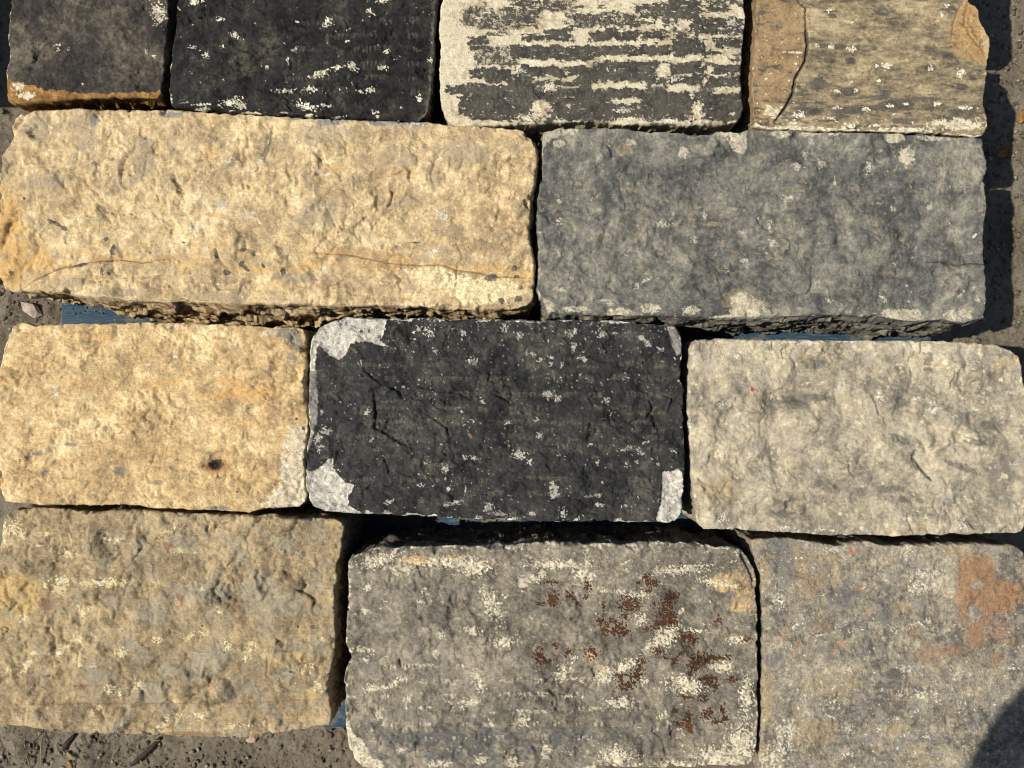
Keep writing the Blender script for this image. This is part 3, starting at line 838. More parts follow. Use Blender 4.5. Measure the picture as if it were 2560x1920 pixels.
def stone_E():
    S = Stone('33 252; 45 245; 75 239; 125 236; 175 233; 212 237; 300 237; 375 237; 425 240; 500 247; 553 248; 628 253; 693 257; 728 256; 778 260; 853 262; 928 263; 978 272; 1028 273; 1106 280; 1118 281; 1134 287',
              '1148 302; 1158 322; 1163 345; 1161 370; 1156 400; 1147 427; 1146 465; 1144 497; 1147 527; 1154 555; 1156 590; 1155 630; 1150 648',
              '10 624; 22 632; 75 632; 137 634; 175 641; 250 646; 350 650; 450 654; 553 656; 653 656; 753 662; 853 662; 923 664; 953 668; 1053 672; 1106 668; 1136 662',
              '27 280; 32 300; 20 322; 6 342; 1 370; -2 450; -4 530; -2 590; 3 612', 5, thick=.124, lift=.004, r=9, chip=1.5, slant=(0, 2, lambda x: np.interp(x, [10, 100, 280, 660, 760, 1150], [-4, 3, 17, 19, 5, 4]), 0), rings=48, side=5.5, side_wl=72, strata=.5, bias=.1)
    S.rough(4.5, 240, .8, 85, 1.1, 46, .30, scoop=1.1, scoop_wl=66, lump=2.2, lump_wl=90, chips=2.6, chip_wl=52)
    S.pits(26, .42, 1.1)
    S.tooling((40, 320, 900, 470), 30, .5, 8, .15, .25)
    for t in ('533 288; 541 318; 528 333; 547 362', '372 385; 384 398; 396 414; 384 412', '295 340; 318 345; 312 368'):
        S.crack(t, 3.0, 1.6)
    S.dent(387, 328, 8, 8, depth=1.2); S.dent(384, 400, 13, 20, -25, 2.0); S.dent(305, 355, 22, 12, 40, 1.4)
    S.step('842 400; 844 425; 838 442; 822 455', 3.6, 22)
    S.step('750 300; 745 335; 690 345', 1.2, 30); S.step('880 365; 860 375; 845 385', 1.6, 16); S.step('690 500; 700 480; 740 470', 1.2, 22)
    S.dent(780, 517, 5, 9, 10, 2.2); S.dent(690, 470, 28, 16, 20, 1.4); S.dent(500, 395, 30, 18, 0, 1.6); S.dent(250, 470, 40, 20, 0, 1.2)
    S.crack('985 525; 996 545; 1000 558; 990 570; 984 622', 1.6, 1.0)
    S.crack('48 626; 75 609; 107 592; 142 579; 185 572; 260 562; 312 569; 362 561', 1.4, .8, 'red', .95)
    S.crack('640 545; 760 552; 830 566; 865 572; 915 574; 953 572; 990 585; 1028 589; 1078 599; 1110 599; 1160 602', 1.4, .8, 'red', .9)
    S.crack('245 602; 310 600; 370 603', 1.2, .3, 'red', .6); S.crack('650 600; 700 606; 760 615', 1.2, .3, 'red', .5)
    u, v = S.u, S.v
    S.patch('ochre', '-40 400; 40 420; 80 520; 130 545; 150 570; 60 610; 0 650; -40 640', 20, 30, soft=34, amt=.75)
    S.add('ochre', slice(None), .5 * sstep(.1, .6, fbm(u / 130, v / 19, 4, 51) + .55 * np.exp(-((v - 562 - .03 * (u - 600)) / 30) ** 2) - .15))
    S.specks('grey', 26, .10, .4, st=1.1, amt=.85, field=.28 * fbm(u / 200, v / 120, 2, 52) + .12 * sstep(520, 300, v))
    S.specks('pale', 13, .36, .25, st=1.2, amt=.7)
    S.blobs('grey', '80 280 36 22; 190 300 24 30; 110 395 40 18; 310 355 24 20; 700 290 60 22; 880 350 20 14; 1000 330 50 30; 690 460 50 30; 640 600 60 10; 160 610 40 10; 470 640 60 9; 260 632 60 9', rag=.7, amt=.85, soft=.6)
    S.blobs('dark', '110 478 7 5 30; 124 484 12 4 30; 140 494 9 5 20; 230 517 6 5; 248 537 5 9; 247 547 8 4 50; 227 588 4 8; 240 592 3 4; 327 547 3; 464 542 6 5; 468 552 4 8; 525 540 7 5; 522 570 6 7 30; 531 579 9 4 50; 488 588 8 6; 548 548 4 7; 613 587 5 8; 570 575 6 3 55; 26 590 4 5; 398 524 5 2; 898 524 10 2; 363 619 3; 58 431 3; 1064 596 9 5; 1112 580 6; 1116 598 6 4; 1120 645 8 6; 1084 650 6; 1125 622 4; 1060 602 14 6; 180 575 20 4 -10', rag=.6, wl=4)
    S.blobs('grey', '308 352 17 18; 202 258 10 14 20; 200 285 7 12', rag=.7, amt=1)
    S.blobs('soot_shade', '370 249 26 6; 205 262 8 10; 720 262 40 9 -4; 830 266 34 6; 895 266 34 6; 640 257 15 4', rag=.5, wl=8)
    S.blobs('speck', '194 275 4 7; 443 537 9 6; 537 462 26 5 -15; 500 350 8; 640 305 9 6; 950 345 7 10; 955 465 20 10 45; 700 375 20 6; 420 492 20 6; 210 482 4; 120 550 4; 246 545 6 4; 700 580 14 6 40; 790 268 14 3; 860 268 12 3; 900 268 20 3; 565 350 9 5 -10; 935 545 16 6 -20; 480 440 20 7 -20', rag=.8, wl=5)
    S.patch('pale', '860 582; 920 580; 955 578; 990 590; 1060 606; 1110 606; 1130 640; 1060 660; 990 655; 960 625; 900 600', 10, 16, soft=8, amt=.75)
    # pepper on the south-east corner
    S.specks('dark', 5, .42, .1, field=.35 * np.exp(-np.hypot((u - 1100) / 60, (v - 650) / 16) ** 2) - .25 + .3 * np.exp(-np.hypot((u - 1145) / 14, (v - 370) / 30) ** 2))
    # face below the edge: browner crust
    i = np.nonzero((S.edge_d < 3) & (v > 600))[0]
    S.add('soot_shade2', i, 0 * v[i])
    S.add('red', i, .85 * sstep(.0, .4, fbm(u[i] / 30, v[i] / 16, 4, 55, .6) + .15 - .0 * v[i]) * sstep(2, -8, S.edge_d[i]))
    S.m.pop('soot_shade2')
    m = stone_material('yellow_buff_sandstone', (srgb(194, 168, 126), srgb(208, 182, 138), srgb(228, 204, 160), srgb(166, 143, 109)),
                       {'ochre': (srgb(206, 166, 100), srgb(194, 150, 88), .4, .8), 'grey': (srgb(172, 152, 122), srgb(160, 144, 120), .45, .8), 'pale': (srgb(236, 220, 176), srgb(226, 206, 160), .35, .8),
                        'red': (srgb(132, 92, 54), srgb(112, 84, 50), .3, .85), 'soot_shade': (srgb(120, 120, 122), srgb(146, 142, 134), .3, .9), 'speck': WHITE, 'dark': DARKBIT}, grain=.26)
    S.build(m, 'longest block, yellow buff and rough hewn, at the left of the second row')


def stone_F():
    S = Stone('1172 294; 1175 286; 1186 281; 1206 277; 1246 278; 1296 277; 1356 278; 1401 285; 1440 284; 1468 288; 1518 292; 1533 292; 1546 285; 1568 283; 1593 286; 1618 279; 1659 281; 1709 283; 1784 286; 1909 287; 1984 289; 2059 297; 2089 298; 2106 297; 2120 301',
              '2127 325; 2130 362; 2129 415; 2131 440; 2126 502; 2125 570; 2130 627; 2131 676', '1186 676; 1231 679; 1306 681; 1381 682; 1431 682; 1481 687; 1531 687; 1581 688; 1659 685; 1734 682; 1809 679; 1859 682; 1909 684; 1959 693; 1996 693; 2034 688; 2084 697; 2104 693; 2124 688',
              '1172 350; 1167 400; 1162 427; 1160 465; 1163 515; 1162 590; 1160 630; 1166 644; 1179 665', 6, thick=.121, lift=.002, r=5, chip=1.5, slant=(0, 0, 9, 4), rings=40, side=4.5, side_wl=60, strata=.8, bias=.2)
    S.rough(5.0, 230, 1.2, 90, 1.0, 40, .36, scoop=.6, scoop_wl=90, lump=2.2, lump_wl=120, terr=.8, terr_wl=120, chips=2.0, chip_wl=50)
    S.pits(18, .5, .6)
    S.tooling((1180, 320, 2110, 460), 33, .6, 7.5, .1, .25, rub='ochre', rub_amt=.45); S.tooling((1500, 460, 2110, 660), 36, .45, 8, .2, .22, rub='ochre', rub_amt=.5)
    S.step('1750 577; 1750 615; 1744 632; 1709 641; 1684 635; 1659 615', 1.9, 40)
    S.step('1360 477; 1378 482; 1388 474', 1.2, 14)
    S.dent(1275, 480, 14, 8, 30, 1.6); S.dent(1340, 520, 50, 22, -40, 1.6); S.dent(1540, 610, 60, 26, 0, 1.4); S.dent(1760, 440, 90, 30, -30, 1.8); S.dent(1500, 350, 70, 20, 10, 1.0)
    S.crack('1999 566; 2030 567; 2069 573; 2090 570; 2126 572', 1.6, 1.5, 'dark', .8)
    S.crack('1700 450; 1712 440; 1722 425', 1.6, .8); S.crack('1759 530; 1770 510; 1795 485', 1.6, .9); S.crack('1906 668; 1913 655', 1.5, 1, 'dark', .6)
    S.crack('1885 590; 1890 615', 1.2, .8); S.crack('1180 640; 1230 640', 1.2, .6); S.crack('1545 580; 1560 595; 1590 590', 1.2, .8)
    u, v = S.u, S.v
    S.specks('grey', 30, .08, .45, amt=.85, st=1.2, field=.2 * fbm(u / 220, v / 130, 2, 61))
    S.specks('ochre', 22, .24, .4, amt=.7, field=.25 * np.exp(-np.hypot((u - 1450) / 170, (v - 500) / 90) ** 2) - .05)
    S.specks('soot_shade', 16, .22, .35, amt=.7)
    S.patch('pale', '1165 300; 1172 288; 1183 280; 1206 274; 1250 274; 1246 284; 1236 292; 1225 290; 1205 297; 1188 303; 1174 322; 1168 345', 3, 8)
    S.patch('pale', '1550 284; 1568 278; 1596 290; 1612 286; 1608 325; 1602 336; 1580 325; 1564 300', 2, 9)
    S.patch('pale', '1580 640; 1605 630; 1625 640; 1645 652; 1660 670; 1680 690; 1660 715; 1540 710; 1530 685; 1575 680', 6, 10)
    S.patch('pale', '1905 676; 1915 666; 1985 668; 1998 688; 1960 700; 1925 696', 2, 6, amt=.8)
    S.patch('pale', '2038 680; 2050 670; 2095 670; 2100 685; 2070 698; 2045 692', 4, 6, amt=.9)
    S.blobs('pale', '1208 312 14 6; 1362 308 11 8; 1475 331 11 11; 1959 337 17 19; 1934 297 22 9; 1686 288 18 10; 2010 300 30 5; 1406 667 18 10; 1338 674 26 8; 1490 672 18 9; 1185 670 10 20; 1181 652 8 6; 1160 640 6 12; 1240 668 30 6; 1750 287 20 6; 1800 290 12 5', rag=.6, wl=7)
    S.blobs('ochre', '1350 325 18 14; 1610 655 44 30; 1338 675 30 8; 1540 483 14 6', rag=.8, amt=.9)
    S.blobs('speck', '1207 435 6 6; 1206 477 7 8; 1170 455 6 5; 1207 549 5 10 -20; 1351 549 4; 1378 615 6 12 30; 1395 605 16 4 -35; 1523 465 8 7; 1456 463 4 6; 1634 470 5; 1605 500 9 4; 1570 587 9 4; 1548 549 4; 1608 562 7 7; 1210 625 14 8 30; 1165 503 5 6; 1805 390 4 12; 1900 440 4 5; 1930 452 6; 2008 447 7 8; 2071 640 9 6; 2081 628 4; 2110 647 6 9 -30; 1663 490 6 14; 1665 525 7; 1790 650 6 5 50; 1910 645 12 5 40; 1700 430 14 10; 1935 570 8 5; 2104 622 4; 1500 515 10 8; 1430 483 24 8; 1320 655 12 8; 1298 650 14 4 -10; 1880 360 10 14; 1775 355 10 12; 1720 360 12 8; 1740 333 6 9', rag=.75, wl=5)
    S.specks('speck', 13, .52, .2, field=.2 * fbm(u / 120, v / 80, 2, 63), amt=.7)
    S.specks('ochre', 11, .30, .3, amt=.8, st=1.3, field=.25 * fbm(u / 160, v / 90, 2, 64))
    S.blob('red', 2034, 553, 6, 6, amt=.6); S.blob('red', 2065, 630, 9, 4, amt=.7); S.blob('ochre', 2114, 455, 4, 4)
    i = np.nonzero((S.edge_d < 2) & (v > 660))[0]
    S.add('ochre', i, .7 * sstep(.05, .4, fbm(u[i] / 40, v[i] / 9, 4, 65, .6)) * sstep(2, -4, S.edge_d[i]))
    i = np.nonzero(S.edge_d < 6)[0]
    S.add('pale', i, .55 * sstep(.15, .45, fbm(u[i] / 26, v[i] / 12, 3, 66) - .04 * np.abs(S.edge_d[i] - 1)))
    m = stone_material('blue_grey_sandstone', (srgb(107, 104, 96), srgb(125, 120, 109), srgb(152, 144, 126), srgb(82, 80, 76)),
                       {'ochre': (srgb(158, 142, 110), srgb(136, 124, 102), .45, .8), 'grey': (srgb(98, 97, 94), srgb(113, 110, 105), .45, .6), 'soot_shade': (srgb(70, 70, 70), srgb(90, 88, 85), .4, .8),
                        'pale': (srgb(206, 194, 166), srgb(180, 170, 146), .34, .85), 'speck': (srgb(186, 178, 158), srgb(176, 168, 148), .3, .85), 'dark': (srgb(46, 44, 42), srgb(60, 58, 54), .25, .9), 'red': (srgb(120, 84, 66), srgb(110, 88, 74), .3, .7)}, s1=9, s2=48, grain=.28)
    S.build(m, 'long blue-grey block with pale chipped edges, right of the second row')
    return S


def stone_G():
    S = Stone('36 700; 50 697; 75 703; 125 701; 225 698; 325 695; 375 697; 475 700; 553 705; 598 706; 635 706; 652 711',
              '662 724; 662 740; 663 790; 664 830; 665 880; 664 930; 661 975; 658 1005; 659 1045; 664 1068', '12 1082; 37 1087; 62 1088; 100 1092; 150 1091; 225 1092; 275 1090; 337 1098; 425 1102; 475 1103; 540 1107; 575 1098; 645 1095; 660 1084',
              '26 708; 15 727; 9 752; 1 790; -2 830; -4 920; -3 1000; 0 1052; 5 1068', 7, thick=.12, r=6, chip=1.5, rings=14)
    S.rough(3.2, 220, .6, 64, 1.0, 40, .30, st=1.3, scoop=1.3, scoop_wl=44, lump=1.9, lump_wl=52, chips=2.0, chip_wl=40)
    S.pits(20, .40, 1.0, st=1.4)
    S.tooling((20, 860, 600, 1060), 29, .55, 8, .0, .28)
    S.dent(466, 1005, 12, 8, -8, 5.0, 2.5); S.dent(262, 1017, 18, 9, 10, 2.4); S.dent(343, 1042, 9, 4, 10, 1.6); S.dent(105, 1020, 10, 7, 0, 1.6); S.dent(80, 977, 14, 6, 10, 1.3); S.dent(160, 955, 24, 7, 0, 1.2)
    S.step('560 1092; 600 1070; 640 1062; 664 1050', 3.0, 22)
    S.step('35 700; 38 716; 60 720; 80 708', 2.0, 16)
    u, v = S.u, S.v
    S.specks('grey', 17, .16, .4, st=1.6, amt=.85)
    S.specks('pale', 12, .34, .3, st=1.3, amt=.7)
    S.add('ochre', slice(None), .7 * sstep(.0, .7, fbm(u / 150, v / 32, 5, 71) + .5 * np.exp(-((v - 838 - .02 * u) / 26) ** 2) + .6 * np.exp(-np.hypot((u - 70) / 70, (v - 730) / 34) ** 2) - .22))
    S.patch('speck', '600 1010; 612 950; 632 920; 668 915; 680 1100; 600 1110; 560 1090; 590 1060; 606 1040', 9, 14, soft=8, amt=.62)
    S.blobs('speck', '645 985 16 30; 322 800 6 18; 380 770 9; 580 720 22 7; 120 850 10; 630 1050 16 20; 380 705 9 6', rag=.9, wl=8, amt=.75, soft=.6)
    S.blobs('soot_shade', '620 720 26 12; 640 740 14 18; 260 1017 15 9; 80 979 14 6; 60 987 10 3; 344 1041 10 4; 98 1022 6; 640 1105 20 5; 470 1098 26 5; 630 770 10 7; 372 706 6 5; 230 925 6; 215 690 8; 155 960 16 4', rag=.6, wl=6, amt=1.0, soft=.6)  # grey darkening, partly inside the dimples dented above
    S.blob('red', 468, 1008, 30, 15, -5, rag=.5, amt=.75, soft=.9)
    S.blob('dark', 466, 1004, 17, 11, -10, rag=.35, wl=5)
    S.blobs('dark', '513 1062 2.5; 640 905 3; 134 982 1.6; 614 905 2; 655 925 4', rag=.3)
    S.blob('red', 60, 722, 40, 10, -30, amt=.5, rag=.6, soft=.9)
    m = stone_material('golden_buff_sandstone', (srgb(196, 166, 118), srgb(209, 180, 132), srgb(228, 202, 154), srgb(170, 143, 105)),
                       {'ochre': (srgb(214, 170, 106), srgb(204, 154, 94), .4, .8), 'grey': (srgb(180, 158, 122), srgb(168, 152, 124), .45, .8), 'pale': (srgb(236, 216, 164), srgb(228, 206, 154), .35, .8),
                        'red': (srgb(160, 108, 66), srgb(144, 96, 58), .35, .75), 'soot_shade': (srgb(122, 118, 110), srgb(142, 134, 118), .35, .85), 'speck': (srgb(222, 212, 190), srgb(198, 188, 166), .4, .85), 'dark': (srgb(44, 38, 32), srgb(60, 54, 46), .25, .95)}, grain=.26)
    S.build(m, 'golden buff block with one dark eye-shaped hole, left of the third row')


def stone_H():
    S = Stone('688 711; 700 702; 713 696; 733 691; 745 684; 778 686; 803 688; 853 687; 928 686; 990 692; 1015 690; 1053 690; 1106 691; 1181 692; 1256 691; 1331 691; 1376 698; 1418 701; 1450 703; 1462 708',
              '1472 725; 1475 765; 1470 815; 1477 840; 1476 892; 1478 942; 1480 992; 1478 1042; 1475 1080; 1473 1105; 1467 1118', '680 1092; 696 1102; 728 1107; 803 1111; 903 1115; 1003 1120; 1106 1124; 1206 1127; 1281 1127; 1381 1128; 1443 1129; 1458 1126',
              '674 733; 669 760; 667 830; 665 880; 668 930; 663 975; 661 1000; 660 1042; 665 1070', 8, thick=.122, lift=.002, r=8, chip=.8, rings=16)
    S.rough(2.8, 240, 1.2, 90, .9, 40, .36, scoop=1.0, scoop_wl=75, lump=1.2, lump_wl=110, terr=2.2, terr_wl=84, chips=2.6, chip_wl=44)
    S.tooling((700, 700, 1460, 1100), 31, .6, 8, .05, .27, rub='ochre', rub_amt=.55)
    S.tooling((1080, 760, 1460, 1010), 38, .9, 8, -.05, .25, rub='ochre', rub_amt=.55)
    for t, a, d in (('786 798; 803 815; 825 830', 1.4, 30), ('828 830; 858 847; 873 867', 1.6, 26), ('873 867; 885 850; 903 837; 943 845; 990 851; 1028 870', 1.8, 30),
                    ('806 835; 808 880; 810 905; 808 925; 828 935; 853 952; 888 966', 1.9, 40), ('923 895; 943 910; 965 925; 970 947', 1.2, 22), ('1060 850; 1095 865; 1106 875', 1.2, 20),
                    ('1281 830; 1288 850; 1270 860; 1285 885', 1.4, 16), ('1385 900; 1360 915; 1380 930', 1.2, 14), ('1420 850; 1450 862; 1440 900', 1.6, 18), ('1400 860; 1410 885; 1395 905', 1.2, 14),
                    ('953 970; 965 985; 945 1000', 1.2, 16), ('828 990; 838 1010; 840 1022', 1.2, 14), ('855 1015; 880 1030; 922 1040', 1.0, 16), ('1080 975; 1085 990', 1, 14), ('1300 740; 1310 760; 1305 780', 1.4, 16), ('1175 1000; 1190 1015', 1.2, 12)):
        S.step(t, a * 1.7, d); S.crack(t, 1.7, 1.3)
    S.crack('1440 705; 1452 730; 1468 760', 2, 1.4); S.crack('1330 740; 1340 800; 1310 815', 1.4, .9); S.crack('1450 835; 1440 870; 1435 890', 2, 1.4); S.crack('1045 1060; 1068 1082', 1.2, .8)
    u, v = S.u, S.v
    S.patch('pale', '660 770; 666 745; 672 730; 690 708; 715 693; 745 680; 800 685; 836 688; 833 705; 830 722; 822 735; 840 748; 815 745; 800 738; 768 738; 755 748; 749 762; 731 777; 712 768; 703 758; 690 745; 683 756; 681 775; 679 800; 664 800', 3.5, 7)
    S.patch('pale', '655 1010; 663 1014; 673 1020; 690 1010; 703 1000; 709 989; 719 992; 719 1010; 732 1026; 745 1042; 764 1046; 761 1062; 753 1068; 754 1090; 772 1102; 790 1112; 740 1122; 690 1115; 660 1080', 2.5, 6)
    S.patch('pale', '1432 1020; 1444 1019; 1450 1020; 1466 1012; 1475 1025; 1476 1100; 1466 1130; 1440 1135; 1418 1123; 1416 1115; 1426 1090; 1431 1060', 2, 6)
    S.h -= 1.5 * S.m['pale'] * sstep(2, 14, S.edge_d)
    S.patch('grey', '655 760; 682 780; 684 830; 686 880; 682 915; 674 950; 668 975; 650 980', 4, 12, soft=4)
    S.patch('grey', '1440 700; 1456 705; 1470 730; 1474 760; 1464 768; 1452 745; 1445 722', 2, 8)
    S.blobs('dark', '782 716 3 4; 798 715 3 4; 820 728 4; 836 742 5', rag=.5, wl=4)
    S.blobs('speck', '926 718 14 9 40; 903 710 6; 940 760 9 5; 1020 780 10 14 -50; 893 715 5; 780 785 3 8; 1000 720 7; 1090 707 9; 1140 695 16 6; 1230 722 12 6 30; 1238 749 7 9; 1300 722 12 7 -20; 1330 720 5; 1240 715 9 6; 1385 730 9 8; 1430 755 12 6 30; 1395 742 6; 1400 745 8 5; 1120 725 8; 1145 765 11 6; 1165 778 6; 1190 773 8 4; 1260 775 12 6; 1190 788 6; 1215 790 5;'
            '706 932 11 9; 687 948 8 12 20; 696 963 7 5; 690 970 4 8; 794 890 10 6 -40; 695 888 5 5; 962 1012 10 12; 996 889 6 3; 1022 908 6 4; 1098 914 8 6; 1040 866 6; 1005 990 8 7; 1022 990 10 6; 910 1048 9 5; 1005 1058 3 8; 970 1055 6 8; 985 1085 20 5 -10; 963 1092 6 4; 842 1083 16 5 -20; 1056 1095 11 12 40; 1080 1110 20 6 20; 1038 1115 9 3; 840 1107 10 5; 803 950 8 4 -40; 1120 980 16 8; 1128 985 10 9 40; 1145 998 7 8; 1184 853 14 9 30; 1205 862 8; 1310 865 9 8; 1355 968 16 5 -20; 1377 970 8 4; 1395 955 8 4; 1452 973 10 4 30; 1388 980 8 4; 1200 1060 9 12; 1198 1070 12 6; 1193 1050 6 14 20; 1268 1072 8 4; 1290 1070 10 4; 1295 1090 12 4 10; 1216 1108 7 14; 1292 1000 4 5; 1352 1093 4; 1300 1040 3; 920 1002 9 3; 1150 1110 12 4; 1106 1122 14 5; 1165 940 8; 1160 905 5; 1275 960 5; 868 835 5 2; 1320 895 4 5; 1356 1005 6; 1376 998 5; 1420 1003 6 4', rag=.85, wl=4)
    S.specks('speck', 4.5, .46, .12, field=.25 * fbm(S.u / 70, S.v / 50, 3, 86) + .12 * sstep(790, 700, S.v) - .06)
    S.specks('ochre', 12, .34, .3, st=2.2, amt=.6)
    i = np.nonzero(S.edge_d < 10)[0]
    S.add('pale', i, .85 * sstep(.0, .35, fbm(u[i] / 30, v[i] / 16, 3, 85) + .25 * sstep(1060, 1110, v[i]) + .15 * sstep(720, 690, v[i]) - .075 * np.maximum(np.abs(S.edge_d[i] - 0) - 1, 0)))
    m = stone_material('charcoal_crusted_sandstone', (srgb(52, 51, 49), srgb(60, 58, 55), srgb(82, 78, 69), srgb(40, 39, 38)),
                       {'ochre': (srgb(112, 104, 84), srgb(94, 90, 78), .4, .7), 'grey': (srgb(150, 144, 134), srgb(126, 120, 112), .3, .9), 'pale': (srgb(216, 208, 192), srgb(172, 165, 152), .2, 1), 'speck': (srgb(206, 198, 182), srgb(166, 159, 146), .24, .8), 'dark': DARKBIT}, s1=12, s2=70, grain=.34, bump=.7)
    S.build(m, 'charcoal black block with white patches at three corners, middle of third row')
    return S


def stone_I():
    S = Stone('1496 740; 1501 733; 1540 731; 1659 732; 1734 733; 1834 736; 1934 735; 2009 736; 2084 738; 2121 743; 2146 743; 2171 752; 2189 760',
              '2203 773; 2208 790; 2210 815; 2216 840; 2222 900; 2223 1000; 2222 1080; 2218 1125', '1509 1134; 1520 1142; 1593 1145; 1659 1149; 1734 1152; 1794 1157; 1859 1155; 1931 1159; 1959 1157; 2059 1155; 2134 1151; 2196 1152; 2208 1147',
              '1492 752; 1489 800; 1488 830; 1485 867; 1483 892; 1486 925; 1490 955; 1493 1005; 1496 1055; 1501 1105', 9, thick=.118, lift=-.002, r=6, chip=1.4, rings=14)
    S.rough(4.2, 230, 1.2, 95, 1.0, 44, .34, scoop=1.0, scoop_wl=80, lump=2.6, lump_wl=110, terr=.7, terr_wl=120, chips=1.2, chip_wl=56)
    S.pits(15, .5, .8)
    S.dent(1735, 864, 70, 20, -4, 6.5); S.dent(1670, 882, 16, 40, 0, 6.5); S.dent(1700, 992, 50, 34, 20, 5.0); S.dent(1672, 990, 12, 28, -10, 4.0); S.dent(1755, 912, 58, 36, 10, -4.5); S.dent(1960, 860, 26, 40, 10, 2.6); S.dent(1985, 1000, 30, 46, -20, 2.8); S.dent(2120, 930, 36, 22, 30, 2.4); S.dent(1560, 1060, 44, 30, 0, 2.0)
    S.step('1748 951; 1720 953; 1700 950; 1694 940; 1680 912; 1676 890; 1690 870; 1740 862', 2.6, 34)
    S.step('1875 846; 1890 870; 1896 890; 1893 910', 1.5, 30); S.step('1700 1105; 1725 1110; 1715 1090; 1680 1070', 1.6, 26)
    S.crack('1975 972; 1974 990; 1986 1005; 1994 1017; 2014 1040', 2.4, 2.6, 'dark', .95)
    S.crack('2016 1090; 2026 1112; 2024 1142', 1.6, 1.3, 'dark', .5); S.crack('2036 1090; 2032 1105; 2026 1115', 1.8, 1.3, 'dark', .5)
    S.crack('1937 935; 1943 955', 1.6, 1.2, 'dark', .5); S.crack('2032 1025; 2040 1040; 2050 1055', 2, 1.3, 'dark', .4)
    S.crack('2120 912; 2148 916; 2172 948', 2.0, 1.4, 'soot_shade', .7); S.crack('2005 905; 2030 860; 1996 840', 1.4, .8); S.crack('1620 925; 1624 945; 1615 960', 1.2, .6)
    S.step('1520 940; 1512 950; 1510 968; 1517 972; 1523 955; 1520 940', 1.2, 6)
    S.tooling((1990, 900, 2200, 1020), 26, .9, 30, -.1, .3)
    u, v = S.u, S.v
    S.specks('grey', 36, .06, .45, amt=.85)
    S.specks('pale', 18, .28, .35, amt=.8, field=.15 * sstep(1800, 2150, u))
    S.specks('ochre', 28, .26, .4, amt=.7, field=.4 * np.exp(-np.hypot((u - 2160) / 60, (v - 775) / 30) ** 2) + .22 * np.exp(-np.hypot((u - 1790) / 110, (v - 780) / 40) ** 2) + .2 * np.exp(-np.hypot((u - 1960) / 60, (v - 1030) / 50) ** 2))
    S.specks('dark', 4.5, .56, .12, amt=.8, field=.22 * sstep(1850, 2150, u) * sstep(1100, 900, v) - .1)
    S.blobs('soot_shade', '1737 862 60 10 -3; 1672 880 7 30; 1678 990 8 20; 2005 775 10 16; 2008 800 10 8; 1940 950 30 10 20; 2140 920 30 10 10; 2080 1010 40 8 20; 1930 1055 30 7 10; 1980 1075 24 8 30; 1765 1045 7 8; 2125 850 22 6; 1930 860 16 12; 2110 955 30 7 8; 1760 785 30 12; 1690 1110 20 8; 1910 1057 24 9; 1950 1080 12 8', rag=.8, wl=8, amt=.75, soft=.7)  # shade of the scoop and dents put into the colour, plus dark patches
    S.blob('rust', 1551, 1060, 44, 36, 0, rag=.5, amt=.55, soft=1.2)
    S.blobs('rust', '1745 778 16 12; 1975 1145 30 5; 1775 878 8 4', rag=.6, amt=.6, soft=.8)
    S.blobs('speck', '1712 738 24 8; 1735 738 12 6; 1815 736 8 4; 1900 858 10 14; 1815 838 14 14; 2020 886 22 8 -10; 2015 870 8; 2180 848 14 5; 1985 860 12 4; 1555 875 9 6; 1770 1142 10 7; 1955 1120 16 7; 1690 1140 22 6; 2075 1130 14; 1666 960 4; 1866 982 10 4; 1590 770 8; 1600 760 14 4; 1500 780 5 16; 1490 925 4 16; 1560 1120 14; 1668 855 5 9; 1500 1130 10; 2150 880 14 5; 1725 742 30 5', rag=.8, wl=6, amt=.85)
    S.blobs('red', '1622 841 4 4.5; 1620 837 2', rag=.35, wl=4)
    i = np.nonzero(S.edge_d < 7)[0]
    S.add('speck', i, .7 * sstep(.1, .4, fbm(u[i] / 34, v[i] / 14, 3, 95) - .05 * np.maximum(np.abs(S.edge_d[i]) - 2, 0)))
    m = stone_material('pale_grey_sandstone', (srgb(164, 152, 129), srgb(181, 167, 142), srgb(200, 186, 157), srgb(134, 125, 109)),
                       {'ochre': (srgb(214, 188, 138), srgb(196, 170, 122), .45, .75), 'grey': (srgb(168, 160, 144), srgb(154, 148, 136), .45, .75), 'soot_shade': (srgb(88, 85, 78), srgb(112, 107, 97), .4, .85), 'rust': (srgb(150, 128, 88), srgb(166, 140, 96), .5, .7),
                        'pale': (srgb(222, 208, 172), srgb(212, 198, 164), .4, .8), 'speck': WHITE, 'dark': DARKBIT, 'red': REDDOT}, s1=10, s2=46, grain=.22)
    S.build(m, 'pale grey cream block with a tiny red paint dot, right of the third row')


